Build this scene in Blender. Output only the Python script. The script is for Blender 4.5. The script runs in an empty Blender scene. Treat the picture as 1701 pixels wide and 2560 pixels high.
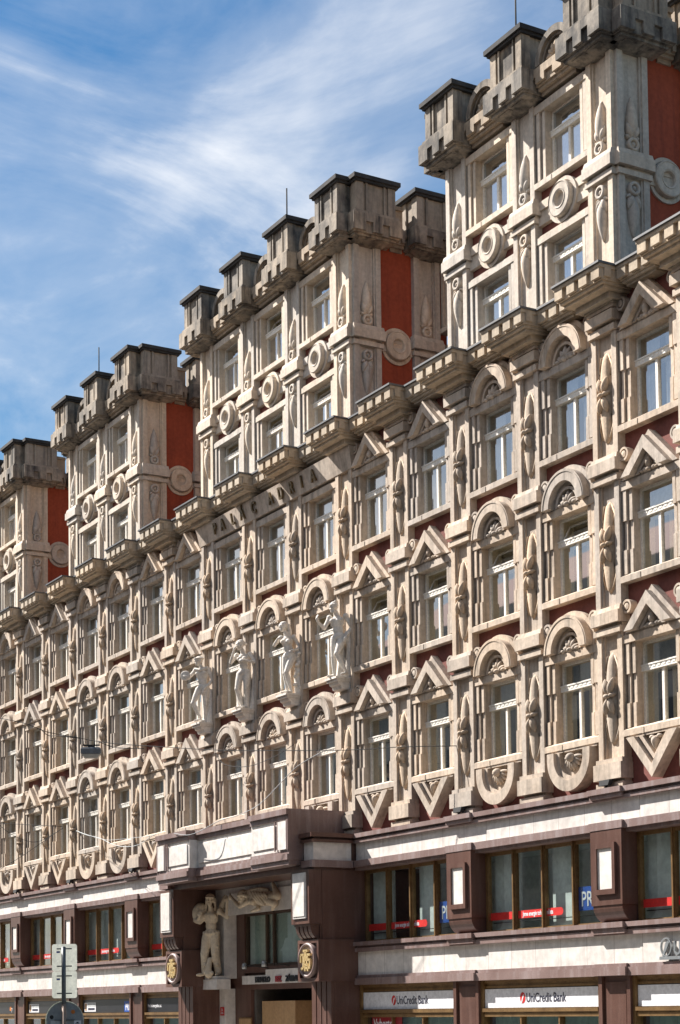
import bpy, bmesh, math, random
from mathutils import Vector, Matrix, Euler
random.seed(7)
SC = bpy.context.scene
COL = SC.collection
# ---------------------------------------------------------------- camera
cam_d = bpy.data.cameras.new('camera'); cam = bpy.data.objects.new('camera', cam_d); COL.objects.link(cam)
SC.camera = cam
YAW, PIT, ROL = 0.5232079, 0.0562264, -0.0115535
d0 = Vector((-math.cos(YAW), math.sin(YAW), 0)); r0 = Vector((math.sin(YAW), math.cos(YAW), 0)); u0 = Vector((0, 0, 1))
d2 = d0*math.cos(PIT)+u0*math.sin(PIT); u2 = -d0*math.sin(PIT)+u0*math.cos(PIT)
r2 = r0*math.cos(ROL)+u2*math.sin(ROL); u3 = -r0*math.sin(ROL)+u2*math.cos(ROL)
cam.matrix_world = Matrix(((r2.x, u3.x, -d2.x, 32.1854), (r2.y, u3.y, -d2.y, -25.7557), (r2.z, u3.z, -d2.z, 2.8648), (0, 0, 0, 1)))
cam_d.sensor_fit = 'VERTICAL'; cam_d.sensor_height = 36.0
cam_d.lens = 4497.3/2560*36.0
cam_d.shift_y = (2272.56-1280)/2560
cam_d.clip_end = 3000
# ---------------------------------------------------------------- world, sun, exposure
SUN = Vector((-1.85, -1.0, 1.98)).normalized()
world = bpy.data.worlds.new('World'); SC.world = world; world.use_nodes = True
wn = world.node_tree; wn.nodes.clear()
def wnode(t, **k):
    n = wn.nodes.new(t)
    for a, b in k.items(): setattr(n, a, b)
    return n
def build_world():
    L = wn.links.new
    out = wnode('ShaderNodeOutputWorld'); bg = wnode('ShaderNodeBackground'); bg.inputs[1].default_value = 0.05
    sky = wnode('ShaderNodeTexSky', sky_type='NISHITA', sun_disc=False)
    sky.sun_elevation = math.asin(SUN.z); sky.sun_rotation = math.atan2(SUN.x, SUN.y)
    sky.altitude = 250; sky.air_density = 1.35; sky.dust_density = 0.35; sky.ozone_density = 2.6
    tc = wnode('ShaderNodeTexCoord')
    sep = wnode('ShaderNodeSeparateXYZ'); L(tc.outputs['Generated'], sep.inputs[0])
    def math_(op, a, b=None, c=None):
        n = wnode('ShaderNodeMath', operation=op)
        for i, v in enumerate((a, b, c)):
            if v is None: continue
            if isinstance(v, (int, float)): n.inputs[i].default_value = v
            else: L(v, n.inputs[i])
        return n.outputs[0]
    den = math_('MAXIMUM', math_('ADD', sep.outputs['Z'], 0.10), 0.03)
    px = math_('DIVIDE', sep.outputs['X'], den); py = math_('DIVIDE', sep.outputs['Y'], den)
    cmb = wnode('ShaderNodeCombineXYZ'); L(px, cmb.inputs[0]); L(py, cmb.inputs[1])
    def noise(scale, detail, rough, dist, off, sc=(1, 1, 1), rot=0.0):
        mp = wnode('ShaderNodeMapping'); mp.inputs['Location'].default_value = off; mp.inputs['Scale'].default_value = sc
        mp.inputs['Rotation'].default_value = (0, 0, rot); L(cmb.outputs[0], mp.inputs[0])
        nz = wnode('ShaderNodeTexNoise'); nz.inputs['Scale'].default_value = scale; nz.inputs['Detail'].default_value = detail
        nz.inputs['Roughness'].default_value = rough; nz.inputs['Distortion'].default_value = dist
        L(mp.outputs[0], nz.inputs['Vector']); return nz.outputs['Fac']
    a = noise(0.9, 8, 0.52, 0.55, CLOUD_OFF, (1.0, 1.0, 1), 0.5)
    b = noise(2.2, 9, 0.60, 1.5, (4.1, 1.2, 0), (1.0, 0.75, 1), 0.9)
    s = math_('ADD', math_('MULTIPLY', a, 0.67), math_('MULTIPLY', b, 0.33))
    ramp = wnode('ShaderNodeValToRGB'); L(s, ramp.inputs[0])
    e = ramp.color_ramp.elements; e[0].position = 0.44; e[0].color = (0.0, 0.0, 0.0, 1); e[1].position = 0.655; e[1].color = (1, 1, 1, 1)
    m = e.new(0.545); m.color = (0.30, 0.30, 0.30, 1)
    # thin veil of high cloud low over the roofs
    low = math_('MULTIPLY', math_('SMOOTH_MAX', math_('SUBTRACT', 0.36, sep.outputs['Z']), 0.0, 0.1), 1.1)
    south_fill_cloud = math_('MULTIPLY', math_('MAXIMUM', math_('SUBTRACT', -0.15, sep.outputs['Y']), 0.0), 0.8)  # cloud added out of view to brighten window reflections and front fill
    east_cloud_cut = math_('SUBTRACT', 1.0, math_('MULTIPLY', math_('MAXIMUM', sep.outputs['X'], 0.0), 0.85))  # unseen cloud thinned on this side to deepen shade on side faces
    fac = math_('MINIMUM', math_('MULTIPLY', east_cloud_cut, math_('ADD', math_('ADD', math_('MULTIPLY', ramp.outputs[0], 0.92), low), south_fill_cloud)), 0.96)
    hs = wnode('ShaderNodeHueSaturation'); hs.inputs['Saturation'].default_value = 1.55; hs.inputs['Value'].default_value = SKY_VAL
    L(sky.outputs[0], hs.inputs['Color'])
    mix = wnode('ShaderNodeMix', data_type='RGBA'); L(fac, mix.inputs[0]); L(hs.outputs[0], mix.inputs[6])
    mix.inputs[7].default_value = CLOUD_COL
    L(mix.outputs[2], bg.inputs[0]); L(bg.outputs[0], out.inputs[0])
CLOUD_OFF = (9.5, 5.0, 0); SKY_VAL = 0.80; CLOUD_COL = (8.8, 8.9, 9.1, 1)
build_world()
sun_d = bpy.data.lights.new('sun', 'SUN'); sun_d.energy = 5.0; sun_d.angle = math.radians(0.5); sun_d.color = (1.0, 0.955, 0.90)
sun = bpy.data.objects.new('sun', sun_d); COL.objects.link(sun); sun.location = (-40, -40, 60)
sun.rotation_euler = (-SUN).to_track_quat('-Z', 'Y').to_euler()
SC.view_settings.view_transform = 'Standard'; SC.view_settings.look = 'None'; SC.view_settings.exposure = 1.30; SC.view_settings.gamma = 1.0
try:
    SC.cycles.max_bounces = 6; SC.cycles.transparent_max_bounces = 8; SC.cycles.caustics_reflective = False; SC.cycles.caustics_refractive = False
except Exception: pass

# ---------------------------------------------------------------- materials
def mat(name, c1, c2=None, rough=0.8, scale=1.2, fine=18.0, streak=None, bump=0.0, metal=0.0, spec=None, joints=None, ramp=(0.35, 0.68), coat=0.0, patches=None, tint=None):
    m = bpy.data.materials.new(name); m.use_nodes = True; nt = m.node_tree; L = nt.links.new
    b = nt.nodes['Principled BSDF']; b.inputs['Roughness'].default_value = rough; b.inputs['Metallic'].default_value = metal
    if spec is not None: b.inputs['Specular IOR Level'].default_value = spec
    if c2 is None:
        b.inputs['Base Color'].default_value = (*c1, 1); return m
    geo = nt.nodes.new('ShaderNodeNewGeometry')
    def noise(sc, det, vec_scale=(1, 1, 1)):
        mp = nt.nodes.new('ShaderNodeMapping'); mp.inputs['Scale'].default_value = vec_scale; L(geo.outputs['Position'], mp.inputs[0])
        n = nt.nodes.new('ShaderNodeTexNoise'); n.inputs['Scale'].default_value = sc; n.inputs['Detail'].default_value = det; n.inputs['Roughness'].default_value = 0.62
        L(mp.outputs[0], n.inputs['Vector']); return n.outputs['Fac']
    def mixc(f, a, bb, blend='MIX'):
        x = nt.nodes.new('ShaderNodeMix'); x.data_type = 'RGBA'; x.blend_type = blend
        for sock, v in ((0, f), (6, a), (7, bb)):
            if isinstance(v, (int, float)): x.inputs[sock].default_value = v
            elif isinstance(v, tuple): x.inputs[sock].default_value = (*v, 1) if len(v) == 3 else v
            else: L(v, x.inputs[sock])
        return x.outputs[2]
    def mr(v, a, bb, c=0.0, d=1.0):
        r = nt.nodes.new('ShaderNodeMapRange'); r.inputs[1].default_value = a; r.inputs[2].default_value = bb; r.inputs[3].default_value = c; r.inputs[4].default_value = d
        L(v, r.inputs[0]); return r.outputs[0]
    col = mixc(mr(noise(scale, 6), ramp[0], ramp[1]), c1, c2)
    if patches:
        pc, psc, p0, p1, amt = patches
        col = mixc(mr(noise(psc, 5, (1, 1, 0.6)), p0, p1, 0, amt), col, pc)
    if streak:
        sc, amt = streak
        col = mixc(mr(noise(1.0, 4, (5.0, 5.0, 0.45)), 0.48, 0.72, 0, amt), col, sc)
    f = noise(fine, 4); g = mr(f, 0.3, 0.7, 0.82, 1.12)
    if tint:
        oi = nt.nodes.new('ShaderNodeObjectInfo')
        col = mixc(mr(oi.outputs['Random'], 0, 1, 0, 1), mixc(1.0, col, tint[0], 'MULTIPLY'), mixc(1.0, col, tint[1], 'MULTIPLY'))
    gc = nt.nodes.new('ShaderNodeCombineColor'); L(g, gc.inputs[0]); L(g, gc.inputs[1]); L(g, gc.inputs[2])
    col = mixc(1.0, col, gc.outputs[0], 'MULTIPLY')
    if joints:
        per, wid, jc = joints
        sp = nt.nodes.new('ShaderNodeSeparateXYZ'); L(geo.outputs['Position'], sp.inputs[0])
        ad = nt.nodes.new('ShaderNodeMath'); ad.operation = 'DIVIDE'; ad.inputs[1].default_value = per; L(sp.outputs[0], ad.inputs[0])
        fr = nt.nodes.new('ShaderNodeMath'); fr.operation = 'FRACT'; L(ad.outputs[0], fr.inputs[0])
        lt = nt.nodes.new('ShaderNodeMath'); lt.operation = 'LESS_THAN'; lt.inputs[1].default_value = wid/per; L(fr.outputs[0], lt.inputs[0])
        fl = nt.nodes.new('ShaderNodeMath'); fl.operation = 'FLOOR'; L(ad.outputs[0], fl.inputs[0])
        wnz = nt.nodes.new('ShaderNodeTexWhiteNoise'); wnz.noise_dimensions = '1D'; L(fl.outputs[0], wnz.inputs['W'])
        k = mr(wnz.outputs['Value'], 0, 1, 0.90, 1.04); kc = nt.nodes.new('ShaderNodeCombineColor')
        for i in range(3): L(k, kc.inputs[i])
        col = mixc(1.0, col, kc.outputs[0], 'MULTIPLY')
        col = mixc(lt.outputs[0], col, jc)
    L(col, b.inputs['Base Color'])
    if bump:
        bp = nt.nodes.new('ShaderNodeBump'); bp.inputs['Strength'].default_value = bump; bp.inputs['Distance'].default_value = 0.02
        L(noise(fine*1.5, 5), bp.inputs['Height']); L(bp.outputs[0], b.inputs['Normal'])
    return m
def glass_mat(name, tint, ior=1.75, extra=0.0):
    m = bpy.data.materials.new(name); m.use_nodes = True; nt = m.node_tree; nt.nodes.clear(); L = nt.links.new
    o = nt.nodes.new('ShaderNodeOutputMaterial'); t = nt.nodes.new('ShaderNodeBsdfTransparent'); t.inputs[0].default_value = (*tint, 1)
    g = nt.nodes.new('ShaderNodeBsdfGlossy'); g.inputs['Roughness'].default_value = 0.02; g.inputs[0].default_value = (0.95, 0.97, 1, 1)
    mx = nt.nodes.new('ShaderNodeMixShader')
    geo = nt.nodes.new('ShaderNodeNewGeometry')
    dt = nt.nodes.new('ShaderNodeVectorMath'); dt.operation = 'DOT_PRODUCT'; L(geo.outputs['Normal'], dt.inputs[0]); L(geo.outputs['Incoming'], dt.inputs[1])
    def mth(op, x, y):
        n = nt.nodes.new('ShaderNodeMath'); n.operation = op
        for i, v in enumerate((x, y)):
            if v is None: continue
            if isinstance(v, (int, float)): n.inputs[i].default_value = v
            else: L(v, n.inputs[i])
        return n.outputs[0]
    k = mth('POWER', mth('SUBTRACT', 1.0, mth('ABSOLUTE', dt.outputs['Value'], None)), 3.2)
    L(mth('ADD', mth('MULTIPLY', k, 1-extra), extra), mx.inputs[0])
    L(t.outputs[0], mx.inputs[1]); L(g.outputs[0], mx.inputs[2]); L(mx.outputs[0], o.inputs[0]); return m
M = {}
M['stone'] = mat('sandstone', (0.585, 0.488, 0.40), (0.46, 0.37, 0.287), 0.88, 0.9, 9, ((0.20, 0.165, 0.135), 0.72), 0.25, patches=((0.62, 0.55, 0.47), 0.55, 0.5, 0.75, 0.6), tint=((0.84, 0.87, 0.91), (1.08, 1.03, 0.96)))
M['stone_pale'] = mat('pale_sandstone', (0.66, 0.585, 0.495), (0.56, 0.47, 0.38), 0.88, 0.9, 9, ((0.30, 0.255, 0.215), 0.55), 0.2, tint=((0.84, 0.87, 0.91), (1.08, 1.03, 0.96)))
M['stone_dark'] = mat('sooty_stone', (0.085, 0.075, 0.066), (0.31, 0.265, 0.215), 0.92, 1.1, 7, ((0.03, 0.03, 0.03), 0.9), 0.4, ramp=(0.38, 0.6), patches=((0.46, 0.38, 0.29), 0.9, 0.47, 0.62, 0.8), tint=((0.84, 0.87, 0.91), (1.08, 1.03, 0.96)))
M['stone_pod'] = mat('browned_sandstone', (0.54, 0.43, 0.325), (0.42, 0.325, 0.24), 0.88, 2.0, 12, ((0.23, 0.165, 0.115), 0.6), 0.25, tint=((0.84, 0.87, 0.91), (1.08, 1.03, 0.96)))
M['stone_cornice'] = mat('cornice_stone', (0.58, 0.48, 0.36), (0.42, 0.335, 0.245), 0.9, 0.9, 9, ((0.20, 0.165, 0.13), 0.55), 0.25, tint=((0.84, 0.87, 0.91), (1.08, 1.03, 0.96)))
M['stone_cap'] = mat('sooty_cap_stone', (0.022, 0.021, 0.022), (0.06, 0.055, 0.05), 0.92, 1.2, 8, None, 0.3)
M['stone_mid'] = mat('weathered_stone', (0.30, 0.245, 0.185), (0.46, 0.37, 0.28), 0.9, 0.8, 8, ((0.13, 0.11, 0.09), 0.7), 0.3, tint=((0.84, 0.87, 0.91), (1.08, 1.03, 0.96)))
M['statue'] = mat('statue_stone', (0.74, 0.69, 0.62), (0.62, 0.565, 0.50), 0.8, 2.5, 14, ((0.36, 0.31, 0.265), 0.5), 0.15)
M['statue_tan'] = mat('tan_statue_stone', (0.76, 0.64, 0.48), (0.64, 0.52, 0.38), 0.85, 2.2, 14, ((0.42, 0.33, 0.23), 0.45), 0.2)
M['red_dark'] = mat('dull_red_plaster', (0.205, 0.068, 0.053), (0.165, 0.056, 0.045), 0.92, 1.0, 10)
M['red'] = mat('red_plaster', (0.38, 0.076, 0.034), (0.31, 0.062, 0.029), 0.92, 0.7, 9, ((0.20, 0.042, 0.024), 0.5))
M['granite'] = mat('brown_granite', (0.135, 0.070, 0.053), (0.088, 0.045, 0.035), 0.33, 0.9, 40, ((0.18, 0.108, 0.088), 0.6), 0.0, spec=0.4)
M['granite_worn'] = mat('worn_brown_granite', (0.25, 0.172, 0.155), (0.165, 0.10, 0.086), 0.5, 0.8, 40, ((0.36, 0.30, 0.295), 0.6), 0.0)
M['pink_granite'] = mat('polished_pink_granite', (0.50, 0.40, 0.37), (0.40, 0.31, 0.285), 0.3, 1.0, 40)
M['marble'] = mat('white_marble', (0.78, 0.735, 0.69), (0.69, 0.64, 0.59), 0.45, 0.6, 5, ((0.54, 0.485, 0.435), 0.45), 0.0, joints=(1.0, 0.02, (0.45, 0.40, 0.36)))
M['marble_plain'] = mat('white_marble_slab', (0.78, 0.74, 0.70), (0.68, 0.63, 0.58), 0.45, 0.9, 5, ((0.55, 0.50, 0.46), 0.4))
M['white'] = mat('white_paint', (0.86, 0.82, 0.74), (0.79, 0.74, 0.65), 0.5, 3.0, 20)
M['cream'] = mat('cream_paint', (0.76, 0.66, 0.46), (0.68, 0.58, 0.40), 0.6, 3.0, 20)
M['glass'] = glass_mat('window_glass', (0.86, 0.89, 0.89), 1.72, 0.32)
M['tower_glass'] = glass_mat('tower_glass', (0.92, 0.94, 0.95), 1.72, 0.50)
M['shop_glass'] = glass_mat('shop_glass', (0.84, 0.90, 0.88), 1.6, 0.09)
M['curtain'] = mat('sheer_curtain', (0.72, 0.75, 0.77), (0.55, 0.59, 0.62), 0.9, 2.0, 6)
M['white_blind'] = mat('white_blind', (0.82, 0.83, 0.84), (0.76, 0.77, 0.79), 0.9, 2.0, 12)
M['blind'] = mat('grey_blind', (0.52, 0.54, 0.54), (0.44, 0.46, 0.46), 0.9, 2.0, 12)
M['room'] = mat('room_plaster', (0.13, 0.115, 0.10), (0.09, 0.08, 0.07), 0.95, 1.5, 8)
M['room_light'] = mat('office_plaster', (0.76, 0.80, 0.77), (0.66, 0.70, 0.68), 0.9, 0.7, 6)
M['flash'] = mat('lead_flashing', (0.06, 0.06, 0.065), (0.10, 0.10, 0.10), 0.55, 3, 10)
M['brass'] = mat('brass_frame', (0.33, 0.20, 0.085), (0.20, 0.115, 0.05), 0.42, 3.0, 20, metal=0.55)
M['brown_frame'] = mat('dark_brown_frame', (0.085, 0.05, 0.03), (0.06, 0.035, 0.022), 0.45, 3.0, 20)
M['bronze'] = mat('letter_bronze', (0.17, 0.115, 0.05), (0.10, 0.07, 0.035), 0.45, 4.0, 20, metal=0.5)
M['gold'] = mat('gilding', (0.82, 0.62, 0.30), (0.70, 0.52, 0.25), 0.35, 4.0, 20, metal=0.45)
M['black'] = mat('black_metal', (0.02, 0.02, 0.022), (0.03, 0.03, 0.03), 0.9, 6, 20)
M['grey_metal'] = mat('grey_metal', (0.17, 0.18, 0.19), (0.13, 0.135, 0.14), 0.5, 4, 20, metal=0.3)
M['steel'] = mat('brushed_steel', (0.42, 0.44, 0.45), (0.34, 0.36, 0.37), 0.38, 4, 20, metal=0.6)
M['plate'] = mat('sign_plate_back', (0.80, 0.82, 0.73), (0.72, 0.75, 0.66), 0.55, 4, 14, ((0.52, 0.52, 0.45), 0.4))
def translucent(m, amt):
    nt = m.node_tree; b = nt.nodes['Principled BSDF']; o = [n for n in nt.nodes if n.type == 'OUTPUT_MATERIAL'][0]
    t = nt.nodes.new('ShaderNodeBsdfTranslucent'); x = nt.nodes.new('ShaderNodeMixShader'); x.inputs[0].default_value = amt
    src = b.inputs['Base Color'].links[0].from_socket; nt.links.new(src, t.inputs[0])
    nt.links.new(b.outputs[0], x.inputs[1]); nt.links.new(t.outputs[0], x.inputs[2]); nt.links.new(x.outputs[0], o.inputs[0])
translucent(M['plate'], 0.5)
M['disc_back'] = mat('round_plate_back', (0.30, 0.32, 0.33), (0.25, 0.27, 0.28), 0.55, 4, 14)
M['pole'] = mat('galvanised_pole', (0.10, 0.115, 0.125), (0.14, 0.15, 0.16), 0.5, 4, 20)
M['rust'] = mat('rusty_pole', (0.40, 0.30, 0.24), (0.26, 0.16, 0.11), 0.7, 6, 20)
M['sign_white'] = mat('sign_white', (0.80, 0.80, 0.82), (0.76, 0.76, 0.79), 0.4, 2, 10)
M['sign_red'] = mat('sign_red', (0.62, 0.03, 0.025), (0.56, 0.025, 0.022), 0.45, 2, 10)
M['sign_dkred'] = mat('sign_dark_red', (0.33, 0.02, 0.03), (0.28, 0.02, 0.03), 0.45, 2, 10)
M['sign_blue'] = mat('sign_blue', (0.015, 0.09, 0.42), (0.014, 0.08, 0.38), 0.45, 2, 10)
M['ink'] = mat('sign_ink', (0.03, 0.03, 0.06), (0.02, 0.02, 0.04), 0.5, 2, 10)
M['orange'] = mat('sign_orange', (0.65, 0.20, 0.03), (0.55, 0.16, 0.03), 0.5, 2, 10)
M['fascia_black'] = mat('black_fascia', (0.015, 0.016, 0.02), (0.022, 0.022, 0.026), 0.3, 2, 10)
M['wood'] = mat('oak_panel', (0.48, 0.30, 0.15), (0.40, 0.24, 0.115), 0.55, 1.0, 10, ((0.36, 0.21, 0.10), 0.5))
M['teal'] = mat('green_curtain', (0.26, 0.38, 0.34), (0.16, 0.26, 0.24), 0.8, 2, 8)
M['pale_green'] = mat('pale_green_curtain', (0.50, 0.60, 0.55), (0.40, 0.50, 0.46), 0.8, 1.0, 8)
M['lamp_glass'] = mat('lamp_diffuser', (0.45, 0.43, 0.38), (0.38, 0.36, 0.32), 0.3, 4, 10)
M['asphalt'] = mat('asphalt', (0.085, 0.083, 0.08), (0.06, 0.06, 0.058), 0.9, 0.5, 30)
M['paving'] = mat('granite_setts', (0.36, 0.33, 0.29), (0.27, 0.25, 0.22), 0.85, 1.0, 14)
M['facade_grey'] = mat('grey_beige_render', (0.58, 0.54, 0.47), (0.50, 0.46, 0.40), 0.9, 0.5, 8)
M['roof_tile'] = mat('clay_tile', (0.30, 0.11, 0.06), (0.22, 0.08, 0.05), 0.85, 2, 12)

# ---------------------------------------------------------------- mesh builder
class MB:
    def __init__(s): s.v = []; s.f = []; s.m = []; s.sm = []
    def add(s, vs, fs, mi=0, smooth=False):
        o = len(s.v); s.v += [tuple(p) for p in vs]
        for f in fs: s.f.append([i+o for i in f]); s.m.append(mi); s.sm.append(smooth)
        return s
    def box(s, x0, x1, y0, y1, z0, z1, mi=0):
        vs = [(x0, y0, z0), (x1, y0, z0), (x1, y1, z0), (x0, y1, z0), (x0, y0, z1), (x1, y0, z1), (x1, y1, z1), (x0, y1, z1)]
        return s.add(vs, [(0, 3, 2, 1), (4, 5, 6, 7), (0, 1, 5, 4), (1, 2, 6, 5), (2, 3, 7, 6), (3, 0, 4, 7)], mi)
    def taper(s, a, b, mi=0):
        # a, b = (x0,x1,y0,y1,z): frustum between two rectangles
        vs = []
        for x0, x1, y0, y1, z in (a, b): vs += [(x0, y0, z), (x1, y0, z), (x1, y1, z), (x0, y1, z)]
        return s.add(vs, [(0, 3, 2, 1), (4, 5, 6, 7), (0, 1, 5, 4), (1, 2, 6, 5), (2, 3, 7, 6), (3, 0, 4, 7)], mi)
    def prism(s, poly, y0, y1, mi=0, smooth=False):
        n = len(poly); vs = [(x, y0, z) for x, z in poly]+[(x, y1, z) for x, z in poly]
        s.add(vs, [list(range(n)), list(range(2*n-1, n-1, -1))], mi)
        o = len(s.v)-2*n
        for i in range(n): s.f.append([o+i, o+n+i, o+n+(i+1) % n, o+(i+1) % n]); s.m.append(mi); s.sm.append(smooth)
        return s
    def strip(s, outer, inner, y0, y1, mi=0, closed=False, smooth=False):
        # band between two polylines of equal length in XZ, extruded from y0 (front) to y1
        n = len(outer); vs = []
        for (a, b), (c, d) in zip(outer, inner): vs += [(a, y0, b), (c, y0, d), (a, y1, b), (c, y1, d)]
        fs = []
        for i in range(n if closed else n-1):
            p = 4*i; q = 4*((i+1) % n)
            fs += [(p, q, q+1, p+1), (p+2, p+3, q+3, q+2), (p, p+2, q+2, q), (p+1, q+1, q+3, p+3)]
        if not closed: fs += [(0, 1, 3, 2), (4*n-4, 4*n-2, 4*n-1, 4*n-3)]
        return s.add(vs, fs, mi, smooth)
    def lathe_y(s, prof, cx=0, cz=0, seg=28, mi=0, smooth=True):
        # profile of (r, y) turned about an axis along Y
        vs = []; fs = []; n = len(prof)
        for i in range(seg):
            a = 2*math.pi*i/seg
            for r, y in prof: vs.append((cx+r*math.cos(a), y, cz+r*math.sin(a)))
        for i in range(seg):
            j = (i+1) % seg
            for k in range(n-1): fs.append((i*n+k, i*n+k+1, j*n+k+1, j*n+k))
        s.add(vs, fs, mi, smooth); return s
    def lathe_z(s, prof, cx=0, cy=0, seg=20, mi=0, smooth=True):
        vs = []; fs = []; n = len(prof)
        for i in range(seg):
            a = 2*math.pi*i/seg
            for r, z in prof: vs.append((cx+r*math.cos(a), cy+r*math.sin(a), z))
        for i in range(seg):
            j = (i+1) % seg
            for k in range(n-1): fs.append((i*n+k, j*n+k, j*n+k+1, i*n+k+1))
        s.add(vs, fs, mi, smooth); return s
    def leaf(s, base, tip, w, d, seg=8, rings=8, ridge=0.0, nr=5, p0=0.9, p1=1.0, mi=0):
        # a plump leaf or pod from base to tip, half width w and depth d towards -Y
        b = Vector(base); t = Vector(tip); ax = t-b; ln = ax.length; ax = ax/ln
        side = ax.cross(Vector((0, 1, 0)))
        if side.length < 1e-4: side = Vector((1, 0, 0))
        side.normalize(); nrm = Vector((0, -1, 0))
        vs = [b]; fs = []
        for i in range(1, rings):
            u = i/rings; prof = (math.sin(math.pi*u**p0))**p1
            for k in range(seg):
                a = 2*math.pi*k/seg
                rr = 1+ridge*math.cos(nr*a)
                vs.append(b+ax*ln*u+side*(w*prof*rr*math.cos(a))+nrm*(d*prof*rr*math.sin(a)))
        vs.append(t)
        for k in range(seg):
            fs.append((0, 1+(k+1) % seg, 1+k)); o = 1+(rings-2)*seg
            fs.append((len(vs)-1, o+k, o+(k+1) % seg))
            for i in range(rings-2):
                p = 1+i*seg; fs.append((p+k, p+(k+1) % seg, p+seg+(k+1) % seg, p+seg+k))
        return s.add(vs, fs, mi, True)
    def ball(s, c, r, seg=12, rings=8, mi=0):
        rx, ry, rz = r if isinstance(r, tuple) else (r, r, r)
        c = Vector(c); vs = [c+Vector((0, 0, -rz))]; fs = []
        for i in range(1, rings):
            t = -math.pi/2+math.pi*i/rings
            for k in range(seg):
                a = 2*math.pi*k/seg; vs.append(c+Vector((rx*math.cos(t)*math.cos(a), ry*math.cos(t)*math.sin(a), rz*math.sin(t))))
        vs.append(c+Vector((0, 0, rz)))
        for k in range(seg):
            fs.append((0, 1+(k+1) % seg, 1+k)); o = 1+(rings-2)*seg; fs.append((len(vs)-1, o+k, o+(k+1) % seg))
            for i in range(rings-2):
                p = 1+i*seg; fs.append((p+k, p+(k+1) % seg, p+seg+(k+1) % seg, p+seg+k))
        return s.add(vs, fs, mi, True)
    def tube(s, pts, r, seg=6, mi=0, r1=None):
        pts = [Vector(p) for p in pts]; n = len(pts); vs = []; fs = []
        for i, p in enumerate(pts):
            t = (pts[min(i+1, n-1)]-pts[max(i-1, 0)]).normalized()
            a = t.cross(Vector((0, 0, 1)))
            if a.length < 1e-3: a = t.cross(Vector((0, 1, 0)))
            a.normalize(); b = t.cross(a)
            rr = r if r1 is None else r+(r1-r)*i/(n-1)
            for k in range(seg):
                q = 2*math.pi*k/seg; vs.append(p+a*rr*math.cos(q)+b*rr*math.sin(q))
        for i in range(n-1):
            for k in range(seg): fs.append((i*seg+k, i*seg+(k+1) % seg, (i+1)*seg+(k+1) % seg, (i+1)*seg+k))
        fs.append(list(range(seg))[::-1]); fs.append(list(range((n-1)*seg, n*seg)))
        return s.add(vs, fs, mi, True)
    def mesh(s, name, mats):
        me = bpy.data.meshes.new(name); me.from_pydata(s.v, [], s.f)
        me.polygons.foreach_set('material_index', s.m); me.polygons.foreach_set('use_smooth', s.sm)
        for k in (mats if isinstance(mats, (list, tuple)) else [mats]): me.materials.append(M[k])
        bm = bmesh.new(); bm.from_mesh(me); bmesh.ops.recalc_face_normals(bm, faces=bm.faces); bm.to_mesh(me); bm.free()
        me.update(); return me
def put(name, me, parent=None, loc=(0, 0, 0), rz=0.0, label=None):
    if isinstance(me, MB): raise TypeError
    o = bpy.data.objects.new(name, me); COL.objects.link(o); o.location = loc; o.rotation_euler = (0, 0, rz)
    if parent: o.parent = parent
    if label: o['label'] = label
    return o
def tag(o, label, cat, group=None):
    o['label'] = label; o['category'] = cat
    if group: o['group'] = group
    return o
def empty(name, loc, rz=0.0):
    o = bpy.data.objects.new(name, None); COL.objects.link(o); o.location = loc; o.rotation_euler = (0, 0, rz); o.empty_display_size = 0.3; return o
def text_mesh(body, size, ext, mats, sx=1.0, bold=0.0, align='LEFT'):
    cu = bpy.data.curves.new('text', 'FONT'); cu.body = body; cu.size = size; cu.extrude = ext; cu.offset = bold; cu.align_x = align; cu.resolution_u = 3
    o = bpy.data.objects.new('text', cu); COL.objects.link(o)
    dg = bpy.context.evaluated_depsgraph_get(); me = bpy.data.meshes.new_from_object(o.evaluated_get(dg))
    bpy.data.objects.remove(o); bpy.data.curves.remove(cu)
    for v in me.vertices: x, y, z = v.co; v.co = (x*sx, -z, y)
    me.materials.clear(); me.materials.append(M[mats]); me.update(); return me

# ---------------------------------------------------------------- ground
def struct(name, mb, mats):
    o = put(name, mb.mesh(name, mats)); o['kind'] = 'structure'; return o
g = MB(); g.box(-900, 900, -900, 900, -0.5, -0.14); struct('street', g, 'asphalt')
g = MB(); g.box(-120, 90, -4.5, 12, -0.3, 0.0); struct('pavement', g, 'paving')

# ---------------------------------------------------------------- the palace
palace = empty('palace', (0, 0, 0))
tag(palace, 'long cream stone palace with red walled towers, carved pediments and brown granite ground floor', 'building')
X = lambda n: -3.0*n
ZK = [16.93, 13.44, 9.94]
N0, N1 = -2, 15                      # pilaster axes built
TOWERS = [(0, 2), (4, 7), (9, 11), (13, 15)]
def in_tower(n):                     # bay n..n+1 below a tower
    return any(a <= n < b for a, b in TOWERS)
P = lambda name, mb, mats: mb.mesh(name, mats)

# --- main wall of dull red plaster with window openings
w = MB()
WZ0, WZ1 = 7.7, 19.3
for n in range(N0, N1+1): w.box(X(n)-0.78, X(n)+0.78, 0.22, 0.62, WZ0, WZ1)
for n in range(N0, N1):
    c = X(n)-1.5; zs = [WZ0]
    for zk in ZK[::-1]: zs += [zk-0.80, zk+1.15]
    zs.append(WZ1)
    for i in range(0, len(zs), 2): w.box(c-0.72, c+0.72, 0.22, 0.62, zs[i], zs[i+1])
put('wall', P('wall', w, 'red_dark'), palace)
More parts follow.
